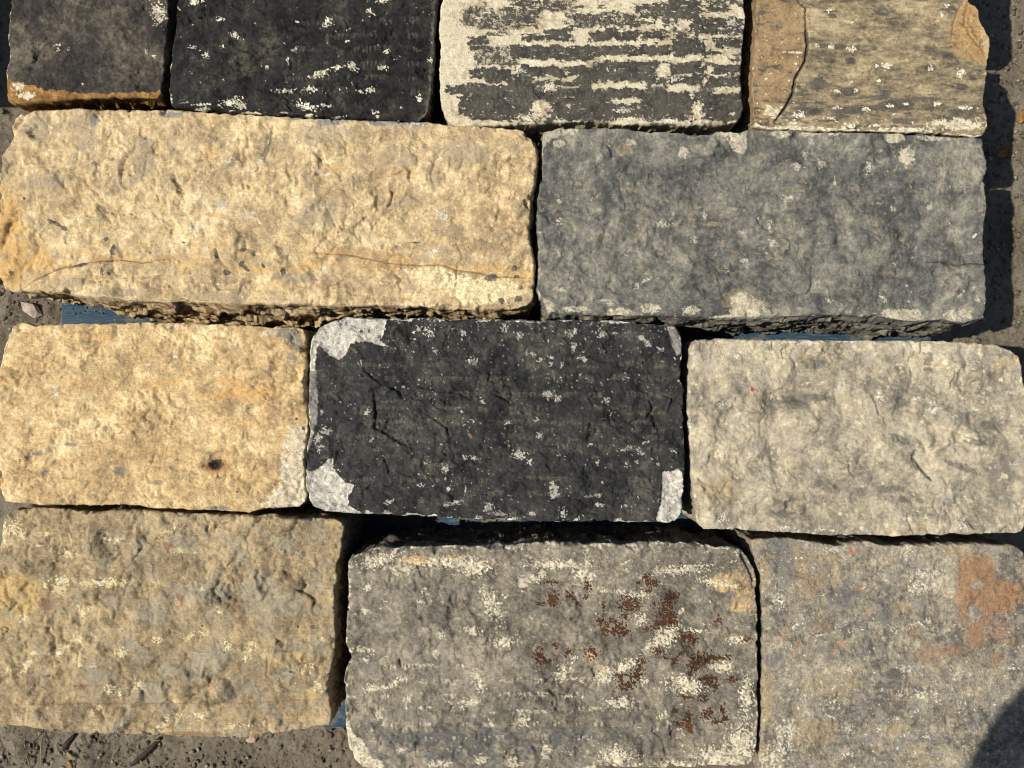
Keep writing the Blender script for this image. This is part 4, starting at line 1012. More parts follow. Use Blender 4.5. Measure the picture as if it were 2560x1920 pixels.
def stone_J():
    S = Stone('14 1112; 30 1101; 75 1097; 137 1098; 175 1104; 225 1104; 255 1100; 325 1103; 400 1109; 553 1113; 590 1112; 628 1116; 665 1121; 690 1118; 728 1122; 740 1128',
              '746 1142; 740 1165; 736 1192; 728 1230; 727 1270; 726 1320; 726 1385; 723 1425; 716 1457; 714 1495; 718 1545', '-10 1569; 50 1570; 87 1573; 107 1581; 195 1584; 275 1587; 375 1591; 500 1592; 553 1593; 570 1592; 603 1583; 653 1576; 678 1570; 712 1566',
              '5 1130; 0 1180; -5 1260; -8 1400; -10 1500', 10, thick=.12, r=7, chip=1.6, slant=(0, 2, 0, 0), rings=22, side=3.5)
    S.rough(3.8, 200, .6, 90, 1.2, 52, .30, scoop=.9, scoop_wl=72, lump=2.9, lump_wl=84, chips=2.6, chip_wl=54)
    S.pits(26, .42, 1.2)
    S.dent(440, 1280, 70, 24, -10, -2.2); S.dent(455, 1420, 44, 40, 0, -3.0); S.dent(330, 1320, 36, 22, -20, -2.0)
    S.step('635 1264; 650 1276; 663 1284; 680 1296; 675 1308; 673 1314; 675 1331', 2.8, 20); S.crack('640 1268; 663 1284; 680 1296; 674 1314', 2.0, 1.6)
    S.step('297 1160; 307 1180; 300 1192; 287 1210', 2.4, 16); S.crack('307 1180; 298 1198; 287 1210', 2, 1.4)
    S.step('268 1142; 272 1125', 1.4, 14); S.dent(200, 1376, 12, 12, 0, 2.0); S.dent(150, 1415, 10, 14, 0, 1.8); S.dent(335, 1430, 20, 8, -40, 1.6); S.dent(460, 1345, 8, 16, 10, 1.6); S.dent(290, 1310, 14, 20, 30, 1.4); S.dent(520, 1490, 50, 12, -40, 2.0)
    S.crack('0 1294; 12 1300; 24 1312', 1.6, 1.4, 'dark', .7); S.crack('5 1352; 18 1360; 12 1366', 1.8, 1.4, 'dark', .8); S.crack('62 1495; 72 1502', 1.4, 1, 'dark', .6)
    S.crack('578 1412; 580 1440; 576 1460', 1.8, 1.2); S.crack('556 1230; 575 1260; 592 1275', 1.2, .7)
    S.crack('0 1522; 200 1521; 400 1519; 553 1517; 620 1512; 706 1509', 1.3, .2, 'red', .75)
    u, v = S.u, S.v
    S.specks('grey', 34, .05, .45, amt=.85, field=.25 * sstep(100, 260, u) - .05)
    S.specks('ochre', 30, .16, .45, amt=.7, field=.3 * sstep(560, 640, u) * sstep(1280, 1340, v))
    S.patch('ochre', '-20 1230; 90 1244; 86 1290; 72 1325; 40 1345; 20 1365; -20 1380', 8, 20, soft=8, amt=.95)
    S.blobs('grey', '455 1420 40 34; 440 1275 66 20; 330 1320 34 22; 205 1460 24 16; 560 1285 46 40; 625 1300 30 26; 330 1490 40 22', rag=.45, soft=.8)
    S.blobs('pale', '135 1254 20 10; 225 1258 60 8; 165 1384 32 8 -25; 130 1408 18 7; 178 1320 8 14; 130 1270 12; 55 1440 16 8 -45; 20 1445 8 4; 336 1379 8 7; 412 1374 22 5 -35; 440 1370 10 4 40; 495 1394 9 14 -30; 537 1409 8 14 15; 535 1425 6; 475 1319 7 9; 262 1410 14 10; 380 1515 9 4; 350 1568 18 9 -50; 383 1550 6 10; 430 1545 14 9; 250 1170 8 6; 245 1165 18 6; 105 1153 10 5; 150 1195 20 8 15; 50 1152 16 8 30; 86 1177 6 5; 30 1140 18 12 -40; 10 1150 6 30; 490 1125 8 4; 370 1145 22 4 -20; 240 1490 14 10; 258 1500 8 8; 210 1530 6; 198 1542 6; 345 1380 6; 545 1390 8; 70 1412 8; 100 1262 6; 195 1312 5; 385 1190 12 8; 440 1270 6 4; 300 1480 10; 690 1480 10 14; 700 1380 6; 665 1440 12 8; 570 1562 6; 540 1565 9 3; 500 1570 20 5 -20', rag=.85, wl=5)
    S.specks('pale', 6, .62, .12, field=.15 * fbm(u / 120, v / 90, 2, 103))
    S.blobs('speck', '215 1259 12 7; 128 1411 12 4; 176 1326 5 8; 55 1436 8 4 -45; 178 1372 10 5; 173 1434 6 8 40; 200 1440 14 3; 135 1252 9; 50 1335 6 12 40; 449 1364 3; 240 1482 5; 86 1178 5; 113 1187 4', rag=.8, wl=4)
    S.blobs('rust', '362 1177 12 8; 100 1302 14 10; 392 1287 9 8; 92 1138 2 5; 230 1143 4; 104 1312 12 5; 340 1600 20 6; 420 1586 60 6', rag=.7, amt=.8, soft=.7)
    S.blobs('dark', '676 1354 6 5; 643 1354 3 4; 630 1449 5 3; 637 1450 5 3; 105 1460 9 3 -35; 227 1157 3; 437 1352 3 2; 308 1393 2', rag=.4, wl=4)
    S.blobs('soot_shade', '520 1490 40 8 -40; 545 1465 12 24 20; 470 1515 30 7; 335 1432 18 6 -40; 200 1377 9 11; 150 1420 6 12; 290 1305 10 14; 600 1340 8 30; 580 1240 10; 640 1270 20 8 30', rag=.7, amt=.6, soft=.8)  # darker tone along the grooves, dents and flake edges
    m = stone_material('olive_buff_sandstone', (srgb(152, 132, 101), srgb(168, 147, 112), srgb(186, 163, 125), srgb(130, 113, 88)),
                       {'ochre': (srgb(194, 164, 108), srgb(178, 148, 98), .45, .8), 'grey': (srgb(160, 148, 124), srgb(146, 136, 116), .5, .8), 'soot_shade': (srgb(100, 92, 78), srgb(120, 110, 90), .4, .7), 'rust': (srgb(140, 98, 70), srgb(124, 90, 66), .4, .75),
                        'pale': (srgb(226, 208, 158), srgb(206, 188, 142), .3, .85), 'speck': WHITE, 'red': (srgb(132, 92, 60), srgb(120, 88, 60), .3, .7), 'dark': DARKBIT}, grain=.28)
    S.build(m, 'olive buff block beside the straw-littered dirt, bottom left corner of the layer')


def stone_K():
    S = Stone('756 1205; 770 1198; 803 1187; 823 1181; 878 1181; 940 1178; 1028 1180; 1078 1176; 1106 1177; 1181 1169; 1256 1175; 1306 1173; 1343 1177; 1406 1169; 1481 1171; 1543 1178; 1585 1182; 1600 1188',
              '1618 1208; 1629 1230; 1635 1250; 1633 1281; 1637 1319; 1637 1369; 1636 1419; 1639 1494; 1636 1569; 1633 1619; 1628 1638', '782 1656; 800 1664; 850 1667; 950 1669; 1100 1668; 1256 1663; 1331 1659; 1381 1655; 1431 1658; 1506 1654; 1543 1652; 1581 1655; 1606 1650; 1620 1645',
              '752 1215; 752 1244; 752 1269; 748 1344; 747 1389; 754 1406; 757 1419; 748 1444; 742 1469; 747 1494; 745 1544; 748 1581; 753 1614; 765 1636', 11, thick=.123, lift=.003, r=9, chip=1.5, slant=(-3, 0, 0, 0), rings=26, side=5, side_wl=60, strata=.9)
    S.rough(3.2, 220, 1.3, 70, 1.1, 36, .42, scoop=.8, scoop_wl=50, lump=1.7, lump_wl=70, terr=.7, terr_wl=100, chips=2.2, chip_wl=46)
    S.pits(20, .48, .9)
    S.tooling((790, 1400, 1340, 1640), 31, .8, 9, .0, .28, rub='pale', rub_amt=.45)
    S.tooling((800, 1230, 1580, 1420), 33, .4, 9, .15, .25)
    S.dent(920, 1398, 7, 16, 15, 2.6); S.step('908 1405; 925 1378; 933 1392; 920 1412', 1.4, 12); S.dent(865, 1432, 5, 10, 0, 2.2); S.dent(1082, 1332, 10, 10, 0, 1.6)
    S.crack('863 1424; 866 1440', 2, 1.5, 'dark', .8); S.crack('1408 1566; 1412 1580; 1430 1595; 1436 1620; 1446 1635', 1.8, 1.5, 'soot_shade', .6); S.crack('1284 1485; 1291 1475', 2, 1.2, 'dark', .6)
    S.crack('822 1245; 828 1262', 2, 1.3); S.crack('947 1270; 948 1285', 1.6, 1.2, 'dark', .5); S.crack('1494 1300; 1506 1318', 1.4, 1)
    S.step('1360 1640; 1400 1635; 1450 1640; 1520 1632', 2.2, 22)
    S.step('1590 1190; 1605 1215; 1618 1240; 1625 1275', 2.4, 22)
    u, v = S.u, S.v
    S.specks('grey', 34, .0, .4, amt=.9, field=.2 * fbm(u / 170, v / 100, 2, 111))
    S.specks('pale', 13, .40, .25, amt=.75, st=1.4, field=.30 * fbm(u / 120, v / 70, 3, 112) + .16 * sstep(1260, 1200, v))
    S.specks('pale', 6, .58, .18, amt=.8, field=.1 * fbm(u / 60, v / 60, 2, 113))
    S.specks('soot_shade', 17, .15, .35, amt=.9, st=1.8, field=.85 * np.exp(-np.hypot((u - 960) / 260, (v - 1610) / 60) ** 2) + .5 * np.exp(-np.hypot((u - 1300) / 150, (v - 1590) / 30) ** 2) - .25)
    S.blobs('pale', '1436 1374 32 20 -40; 1350 1440 32 12 -20; 1306 1460 20 18; 1481 1479 42 20 5; 1343 1517 30 11 3; 1371 1284 30 8; 1320 1276 30 5 8; 1428 1542 10 9; 1391 1471 10 8; 1386 1338 14 14; 1396 1400 18 6 -60; 1330 1635 36 22; 1580 1640 50 14; 1600 1600 30 40; 1612 1500 14 40; 1470 1650 60 8; 1540 1630 40 18; 1265 1240 24 14; 1200 1220 60 10; 960 1215 70 12; 1020 1225 40 16; 1090 1384 26 12; 795 1269 9 8; 953 1369 9 9; 805 1484 12 7 20; 795 1493 9 5 15; 863 1469 14 6 -30; 830 1485 30 4 -15; 1028 1511 9 8; 1006 1517 16 9; 1028 1454 12 12; 1040 1480 12 12; 868 1621 9 8; 1065 1310 40 16 70; 1020 1360 18 9; 788 1320 10 6; 940 1410 8; 785 1403 26 6 10; 1130 1555 14; 1158 1584 9 6; 1180 1620 12; 1110 1650 20 8; 950 1650 24 8; 1040 1640 14 10; 1060 1560 14 4 50; 820 1545 10; 880 1510 8; 1215 1455 14 20 20; 1130 1260 16 14; 1170 1240 10; 820 1210 40 14 -20; 870 1230 30 8; 1480 1230 60 10 -5; 1550 1260 40 8 10; 1500 1360 24 4; 1590 1380 20 10; 1560 1440 24 14; 1156 1250 14 10', rag=.95, wl=7)
    S.patch('ochre', '1575 1230; 1600 1225; 1640 1250; 1645 1330; 1615 1325; 1590 1310; 1582 1280', 18, 10, soft=24, amt=.45)
    S.patch('pale', '735 1540; 752 1560; 765 1585; 785 1600; 800 1630; 830 1650; 830 1690; 760 1690; 735 1620', 5, 10, soft=4, amt=.9)
    S.blobs('ochre', '1560 1260 30 16; 1600 1300 22 24; 900 1210 40 10; 1298 1440 10 6; 1276 1415 10; 980 1205 20 6', rag=.8, amt=.8, soft=.6)
    rust = '1166 1306 14 6; 1188 1259 16 6; 1195 1290 12; 1231 1286 9 10; 1248 1301 10 5 40; 1268 1266 9 14; 1262 1290 9 6; 1195 1302 10; 1356 1304 20 22; 1377 1309 9 8; 1443 1294 18 18; 1456 1286 12 12; 1436 1320 18 26 20; 1448 1330 14 14; 1420 1350 16 8 -30; 1331 1356 24 20; 1303 1361 8 18 -15; 1320 1344 8; 1350 1366 10 8; 1164 1414 12 22 10; 1180 1426 18 8; 1200 1396 10 8; 1228 1409 9 10; 1353 1474 24 22; 1344 1460 18 8; 1376 1458 9 12 20; 1383 1444 10 14; 1386 1428 12 6; 1481 1374 20 16; 1500 1382 9 12; 1511 1424 26 16 -10; 1500 1436 14 18; 1556 1421 30 7 -5; 1530 1424 16 10; 1456 1426 9 10; 1440 1420 26 3 8; 1470 1408 8; 1488 1452 6 10; 1531 1471 14 16 30; 1545 1482 9 10 30; 1520 1466 16 6; 1521 1506 10 12; 1486 1507 14 4; 1481 1556 13 16 -20; 1490 1570 10 12; 1466 1562 8 10; 1487 1545 6 14; 1526 1541 16 14 -40; 1545 1556 12 6; 1563 1549 9 14; 1411 1259 20 10; 1400 1276 10 5; 1446 1345 20 7; 1396 1358 9; 1551 1339 8 10; 1608 1379 14 7 -20; 1303 1305 5 12; 1235 1335 8 7; 1294 1340 9 12; 1395 1246 10; 1378 1260 6; 1412 1303 8 5; 1350 1330 6; 1418 1404 12 8; 1545 1466 12 6; 1582 1466 14 8; 1560 1530 8; 1280 1410 14 12; 1459 1536 8 5'
    S.blobs('rust', rust, rag=1.9, wl=5, soft=.6)
    for t in ('1185 1408 12 10', '1352 1466 8 6', '1515 1560 3', '1322 1350 5'):
        S.blobs('rust', t, erase=True, rag=.6)
    S.blob('red', 1155, 1593, 20, 14, rag=.8, amt=.6, soft=.7)
    i = np.nonzero((S.edge_d < 7))[0]
    S.add('pale', i, .85 * sstep(.0, .4, fbm(u[i] / 30, v[i] / 14, 3, 117) + .1 - .06 * np.abs(S.edge_d[i] - 3)))
    S.specks('dark', 4.5, .66, .12, amt=.8)
    m = stone_material('mottled_grey_sandstone', (srgb(122, 113, 98), srgb(137, 127, 110), srgb(158, 146, 125), srgb(98, 91, 80)),
                       {'ochre': (srgb(208, 174, 118), srgb(188, 156, 108), .45, .8), 'grey': (srgb(122, 115, 105), srgb(134, 126, 114), .5, .7), 'soot_shade': (srgb(84, 84, 84), srgb(104, 101, 96), .4, .85), 'rust': (srgb(56, 31, 13), srgb(80, 47, 22), .16, .97),
                        'pale': (srgb(222, 209, 180), srgb(192, 180, 154), .3, .9), 'red': (srgb(104, 84, 76), srgb(96, 80, 74), .4, .7), 'dark': DARKBIT}, s2=60, grain=.32)
    S.build(m, 'mottled grey block dotted with dark rust-brown growths, middle of the bottom row')
    return S


def stone_L():
    S = Stone('1624 1170; 1640 1165; 1659 1164; 1709 1163; 1771 1173; 1809 1178; 1859 1168; 1881 1169; 1894 1178; 1934 1179; 2034 1174; 2109 1172; 2159 1178; 2184 1176; 2198 1181',
              '2212 1195; 2218 1230; 2222 1400; 2222 1560; 2220 1670', '1648 1686; 1800 1692; 2000 1690; 2150 1694; 2210 1688', '1627 1192; 1634 1217; 1645 1245; 1647 1344; 1646 1419; 1645 1494; 1642 1606; 1641 1665', 12, thick=.12, r=7, chip=1.1, rings=14)
    S.rough(3.0, 260, 1.0, 80, .9, 34, .45, lump=1.2, lump_wl=90, chips=1.6, chip_wl=40)
    S.pits(11, .55, .5)
    S.step('1650 1250; 1700 1240; 1760 1255', 1, 30)
    u, v = S.u, S.v
    S.specks('grey', 26, .02, .4, amt=.9, field=.25 * fbm(u / 180, v / 130, 2, 121))
    S.specks('soot_shade', 9, .20, .3, amt=.75, field=.25 * fbm(u / 90, v / 80, 2, 122))
    S.specks('pale', 8, .40, .25, amt=.7, field=.26 * fbm(u / 110, v / 110, 3, 123))
    S.specks('ochre', 34, .20, .4, amt=.75, field=.2 * fbm(u / 200, v / 160, 2, 124) + .2 * sstep(1450, 1640, v) + .25 * sstep(1700, 1650, u))
    S.specks('rust', 30, .46, .25, amt=.6, field=.3 * np.exp(-np.hypot((u - 2040) / 130, (v - 1400) / 45) ** 2) - .06)
    S.patch('rust', '2064 1215; 2084 1194; 2121 1197; 2146 1212; 2149 1244; 2166 1251; 2206 1262; 2206 1294; 2189 1321; 2141 1327; 2124 1351; 2120 1372; 2124 1390; 2110 1402; 2090 1385; 2094 1354; 2071 1331; 2064 1289; 2070 1250', 13, 11, soft=13, amt=.82)
    S.blobs('rust', '2159 1364 22 26; 2154 1424 16 18; 2104 1379 24 18; 2030 1406 34 12; 2000 1418 24 16; 2060 1404 40 10; 1971 1366 14 10; 1771 1351 18 12; 1809 1394 16 12 -40; 1746 1256 22 12; 1755 1270 10 20 30; 1720 1385 8 8; 1852 1270 12 9; 2190 1390 14 8; 1690 1375 8', rag=1.3, amt=.5, wl=7, soft=1.2)
    S.patch('rust', '2090 1312; 2100 1296; 2112 1306; 2122 1330; 2110 1346; 2096 1344; 2084 1330', 5, 8, erase=True); S.blob('rust', 2108, 1264, 16, 8, rag=.7, erase=True)
    S.blobs('soot_shade', '1820 1290 40 22; 1690 1200 30 40; 1700 1240 20; 1665 1420 20; 2075 1335 10; 1880 1400 30 14; 1780 1400 22 14; 1905 1330 22; 2110 1320 10 12; 1905 1265 10', rag=.9, amt=.7, soft=.7)
    S.blobs('pale', '1833 1449 10 7; 1790 1545 12 6 35; 1930 1555 10 8; 1800 1515 12 10; 1834 1575 12 8; 1900 1576 8 6; 2020 1500 6 20; 2005 1340 10 6; 1980 1345 24 5 -10; 1940 1355 30 4 5; 1955 1445 18 10; 1990 1500 14; 2190 1445 14 5; 1715 1350 8; 1770 1370 20 3; 1700 1570 24; 1690 1610 20; 2000 1590 10; 1665 1640 30; 1830 1630 20 6; 1990 1270 30 14; 2000 1240 26 14; 1960 1190 20; 1800 1185 26 10; 1680 1300 14 18; 2105 1200 14 5; 1905 1490 8; 1945 1500 14 8', rag=.95, amt=.6, soft=.55, wl=6)
    S.blobs('ochre', '1945 1310 22 14; 1725 1215 40 30; 1790 1230 24 40; 1650 1230 12 30; 2060 1190 30 12; 1800 1480 60 24; 1760 1580 60 26; 1920 1575 40 14; 1660 1500 16 60', rag=.7, amt=.8, soft=.7)
    S.specks('pale', 4.5, .40, .16, amt=.7, field=.2 * fbm(u / 70, v / 70, 3, 128))
    S.specks('soot_shade', 6, .34, .2, amt=.7, field=.25 * fbm(u / 80, v / 60, 3, 129))
    S.blobs('red', '1840 1190 10 8', rag=.7, amt=.7)
    S.specks('dark', 4.5, .60, .14, amt=.7)
    i = np.nonzero(S.edge_d < 12)[0]
    S.add('ochre', i, .6 * sstep(.0, .4, fbm(u[i] / 30, v[i] / 20, 3, 127)))
    m = stone_material('speckled_rusty_sandstone', (srgb(138, 128, 111), srgb(153, 141, 121), srgb(176, 163, 138), srgb(106, 99, 90)),
                       {'ochre': (srgb(176, 152, 110), srgb(160, 140, 106), .5, .55), 'grey': (srgb(134, 128, 119), srgb(147, 140, 129), .5, .7), 'soot_shade': (srgb(94, 93, 92), srgb(112, 109, 104), .4, .75), 'rust': (srgb(164, 116, 74), srgb(142, 108, 76), .6, .85),
                        'pale': (srgb(220, 212, 190), srgb(198, 188, 164), .3, .85), 'red': (srgb(190, 110, 90), srgb(176, 110, 92), .4, .7), 'dark': (srgb(60, 56, 54), srgb(80, 76, 72), .3, .8)}, s2=80, grain=.36)
    S.build(m, 'speckled grey block with a large orange rust stain, bottom right corner')


stone_A(); stone_B(); stone_C(); stone_D(); stone_E()
SF = stone_F()
stone_G()
SH = stone_H()
stone_I(); stone_J()
SK = stone_K()
stone_L()


# ------------------------------------------------------------------ out-of-frame blocks whose shadows reach the picture
def plain_block(poly4, seed, zt, label, mat_from):
    S = Stone(*poly4, seed, thick=.12 if zt > .255 else zt + .004, lift=zt - TOPZ, r=10, rings=10)
    S.SP = 5
    S.rough(3, 220, 1, 60, 1, 34, .3)
    S.build(bpy.data.materials[mat_from], label)


Stone.SP = 5.0
plain_block(('1560 -420; 1800 -424; 2110 -420', '2116 -380; 2128 -200; 2126 -70', '1566 -38; 1800 -36; 2100 -40', '1556 -380; 1558 -200; 1562 -70'), 21, TOPZ,
            'buff block beyond the top edge, its shadow on the dirt at upper right', 'layered_buff_sandstone')



def world_rect(x0, y0, x1, y1, zt):
    f = K * (CAMZ - zt) / D0
    g = lambda x, y: '%.1f %.1f' % ((x / f + 1280) / OV, (960 - y / f) / OV)
    xm, ym = (x0 + x1) / 2, (y0 + y1) / 2
    return ('; '.join((g(x0 + .01, y1), g(xm, y1 + .004), g(x1 - .01, y1))), '; '.join((g(x1, y1 - .01), g(x1 + .003, ym), g(x1, y0 + .01))),
            '; '.join((g(x0 + .01, y0), g(xm, y0 - .004), g(x1 - .01, y0))), '; '.join((g(x0, y1 - .01), g(x0 - .003, ym), g(x0, y0 + .01))))


_zt, Stone.SP = .25, 9.0
plain_block(world_rect(-1.02, .375, -.79, .86, _zt), 22, _zt, 'unseen tall block added on the dirt beyond the left edge to shade its upper corner', 'mottled_grey_sandstone')  # unseen stand-in, added only for the shadow it casts at the left edge


# ------------------------------------------------------------------ small loose things
def joined(name, items, mat, kind=None):
    vs, fs, n = [], {}, 0
    for v, f in items:
        f = np.asarray(f); vs.append(np.asarray(v)); fs.setdefault(f.shape[1], []).append(f + n); n += len(v)
    o = mesh_obj(name, np.vstack(vs), [np.vstack(a) for a in fs.values()], mat)
    if kind: o['kind'] = kind
    return o


ICO = (1 + 5 ** .5) / 2
ICO_V = np.array([(-1, ICO, 0), (1, ICO, 0), (-1, -ICO, 0), (1, -ICO, 0), (0, -1, ICO), (0, 1, ICO), (0, -1, -ICO), (0, 1, -ICO), (ICO, 0, -1), (ICO, 0, 1), (-ICO, 0, -1), (-ICO, 0, 1)]) / 1.902
ICO_F = np.array([(0, 11, 5), (0, 5, 1), (0, 1, 7), (0, 7, 10), (0, 10, 11), (1, 5, 9), (5, 11, 4), (11, 10, 2), (10, 7, 6), (7, 1, 8), (3, 9, 4), (3, 4, 2), (3, 2, 6), (3, 6, 8), (3, 8, 9), (4, 9, 5), (2, 4, 11), (6, 2, 10), (8, 6, 7), (9, 8, 1)])


def pebble(c, r, sq=.6):
    v = ICO_V * np.array([[rng.uniform(.6, 1.2)] for _ in range(12)])
    a = rng.uniform(0, 6.28); ca, sa = math.cos(a), math.sin(a)
    v = v * np.array([r * rng.uniform(.8, 1.5), r, r * sq])
    v = v @ np.array([[ca, sa, 0], [-sa, ca, 0], [0, 0, 1]])
    return v + np.array(c), ICO_F


def strand(p, q, w, bend=.1, seg=5, lift=.002, flat=.5):
    """a thin stalk from p to q on the ground: a bent 4-sided bar"""
    p, q = Vector(p), Vector(q)
    d = q - p; L = d.length; t = d.normalized(); n = Vector((-t.y, t.x, 0))
    b = rng.uniform(-bend, bend) * L
    V, F = [], []
    for i in range(seg + 1):
        k = i / seg
        c = p + d * k + n * (b * math.sin(math.pi * k)) + Vector((0, 0, lift * (1 + math.sin(3.1 * k))))
        ww = w * (1 - .35 * abs(2 * k - 1))
        for sx, sz in ((-1, -flat), (1, -flat), (1, flat), (-1, flat)):
            V.append(c + n * (ww * sx * .5) + Vector((0, 0, ww * sz * .5)))
        if i:
            a = 4 * (i - 1)
            for e in range(4):
                F.append((a + e, a + (e + 1) % 4, a + 4 + (e + 1) % 4, a + 4 + e))
    F.append((3, 2, 1, 0)); a = 4 * seg; F.append((a, a + 1, a + 2, a + 3))
    return np.array([v[:] for v in V]), np.array(F)


def flat_mat(name, ca, cb, scale=120, rough=.85):
    m = NT(name)
    col = m.mix(m.rng(m.noise(scale, 4, .6), .38, .62), ca, cb)
    m.put(m.b.inputs['Base Color'], col); m.b.inputs['Roughness'].default_value = rough
    m.put(m.b.inputs['Normal'], m.bump(m.noise(scale * 4, 3), .5, .001))
    return m.m


GRIT = flat_mat('grit', srgb(150, 142, 128), srgb(96, 86, 74), 300)
CLOD = flat_mat('clod_earth', srgb(112, 100, 86), srgb(78, 68, 56), 200)
STRAW = flat_mat('straw', srgb(142, 126, 96), srgb(104, 90, 66), 90)
BARK = flat_mat('dark_bark', srgb(62, 50, 38), srgb(40, 33, 26), 150)
LEAFM = flat_mat('dry_leaf', srgb(150, 112, 62), srgb(112, 80, 44), 90)
FLAKE = flat_mat('wood_flake', srgb(128, 102, 70), srgb(92, 70, 48), 200)
CHIPM = flat_mat('stone_chip', srgb(176, 160, 140), srgb(140, 126, 110), 150)


def gpt(u, v, dz=0):
    p = px(u, v, 0.0)
    p = px(u, v, ground_z(p.x, p.y))
    p.z = ground_z(p.x, p.y) + dz
    return p


def strip():
    t = rng.random()
    if t < .45: return rng.uniform(2440, 2620), rng.uniform(-20, 880)
    if t < .85: return rng.uniform(-20, 900), rng.uniform(1780, 1940)
    if t < .93: return rng.uniform(-20, 240), rng.uniform(700, 860)
    return rng.uniform(-20, 60), rng.uniform(0, 760)


it = []
for _ in range(1500):
    r = rng.choice([.0007, .0009, .0011, .0014, .0019, .0026, .0034] if rng.random() < .35 else [.0007, .0009, .0012])
    it.append(pebble(gpt(*strip(), r * .3), r))
joined('gravel', it, GRIT, 'stuff')
it = []
for _ in range(800):
    r = rng.choice([.0012, .0016, .0022, .003, .0042])
    it.append(pebble(gpt(*strip(), r * .15), r, .55))
joined('earth_crumbs', it, CLOD, 'stuff')
it = []
for _ in range(110):
    u, v = (rng.uniform(-10, 420), rng.uniform(1815, 1930)) if rng.random() < .7 else strip()
    p = gpt(u, v); a = rng.uniform(0, 6.28); L = rng.choice([.006, .01, .015, .022])
    q = p + Vector((math.cos(a) * L, math.sin(a) * L, 0)); q.z = ground_z(q.x, q.y) + .001
    it.append(strand(p, q, rng.uniform(.0005, .0013), .15, 4))
joined('straw_litter', it, STRAW, 'stuff')
it = []
for _ in range(420):
    if rng.random() < .62: u, v = rng.uniform(880, 1760), rng.uniform(1275, 1370)
    elif rng.random() < .4: u, v = rng.uniform(150, 300) , rng.uniform(765, 790)
    else: u, v = rng.uniform(1720, 2330), rng.uniform(805, 870)
    r = rng.choice([.0005, .0006, .0008, .0011, .0020]) * (1.2 if 880 < u < 1760 else .6)
    it.append(pebble(px(u, v, DECKZ + r * .25), r, .55))
joined('joint_crumbs', it, flat_mat('joint_crumb', srgb(150, 112, 72), srgb(96, 72, 50), 260), 'stuff')


def twig(a, b, w, label, mat, bend=.1, name='twig', lift=.003):
    p, q = gpt(*a), gpt(*b)
    V, F = strand(p, q, w, bend, 8, lift, .45)
    c = V.mean(0); c[2] = V[:, 2].min()
    o = mesh_obj(name, V - c, [F], mat, loc=c)
    return tag(o, label, 'twig', 'twigs lying on the dirt')


twig((404, 1842), (328, 1912), .007, 'thick dark strip lying slantwise on the dirt below the olive block', BARK, .05)  # thick dark bar laid slantwise on the dirt
twig((190, 1834), (163, 1872), .006, 'short dark twig touching the olive block\'s lower edge, near the left corner', BARK, .1)
twig((112, 1826), (105, 1914), .0016, 'thin upright straw stalk on the dirt at the bottom left', STRAW, .03)
twig((170, 1878), (196, 1894), .006, 'pale stubby broken stick beside the clod of earth', STRAW, .05)
twig((172, 1900), (188, 1922), .005, 'curled brown bark sliver at the bottom frame edge', LEAFM, .5)
twig((352, 1888), (368, 1912), .0022, 'thin pale stick just right of the thick dark strip', STRAW, .1)


def leaf(u, v, r, label, rot, mat=LEAFM, name='dry_leaf', z=None, cat='leaf', curl=.35, wid=.55):
    c = gpt(u, v, .0015) if z is None else px(u, v, z)
    nu, nv = 9, 5
    V = []
    for i in range(nu):
        k = i / (nu - 1); w = r * wid * math.sin(math.pi * min(max(k * .94 + .03, 0), 1)) ** .7
        for j in range(nv):
            s_ = 2 * j / (nv - 1) - 1
            V.append(((k - .5) * 2 * r, s_ * w * (1 + .12 * math.sin(9 * k)), r * curl * (s_ * s_ * .6 + .5 * math.sin(5 * k + rot) * .4)))
    V = np.array(V); V[:, 2] -= V[:, 2].min()
    n = len(V)
    V = np.vstack([V, V + [0, 0, max(.0004, r * .06)]])
    F = []
    for i in range(nu - 1):
        for j in range(nv - 1):
            a = i * nv + j
            F.append((a, a + 1, a + nv + 1, a + nv)); F.append((n + a, n + a + nv, n + a + nv + 1, n + a + 1))
    ring = [j for j in range(nv)] + [i * nv + nv - 1 for i in range(1, nu)] + [(nu - 1) * nv + j for j in range(nv - 2, -1, -1)] + [i * nv for i in range(nu - 2, 0, -1)]
    for a, b in zip(ring, ring[1:] + ring[:1]):
        F.append((a, n + a, n + b, b))
    o = mesh_obj(name, V, [np.array(F)], mat, loc=c)
    o.rotation_euler.z = rot
    return tag(o, label, cat)


leaf(2547, 294, .010, 'curled brown leaf on the dirt at the right frame edge', 1.3)
leaf(2503, 386, .011, 'crumpled yellow-brown leaf in the shadow right of the blue-grey block', .4, curl=.7)
leaf(1176, 1090, .0042, 'tiny brown wood flake lying on the charcoal black block', -1.0, z=SH.height_at(1016, 942) + .0006, mat=FLAKE, name='wood_flake', cat='flake', curl=.12, wid=.5)
leaf(945, 1065, .0026, 'small orange-brown flake caught under a ledge of the charcoal block', 1.2, z=SH.height_at(816, 920) + .0006, mat=FLAKE, name='wood_flake', cat='flake', curl=.12, wid=.5)
leaf(2435, 590, .0036, 'white seed husk lying on the blue-grey block near its right edge', .8, mat=flat_mat('husk', srgb(206, 198, 176), srgb(176, 166, 144)), z=SF.height_at(2104, 509) + .0004, name='seed_husk', cat='husk', curl=.4, wid=.45)


def chip(u, v, r, label, mat=CHIPM, sq=.35):
    p = gpt(u, v, r * sq * .5)
    V, F = pebble((0, 0, 0), r, sq)
    o = mesh_obj('stone_chip', V, [F], mat, smooth=False, loc=p)
    return tag(o, label, 'stone chip', 'loose stone chips on the dirt')


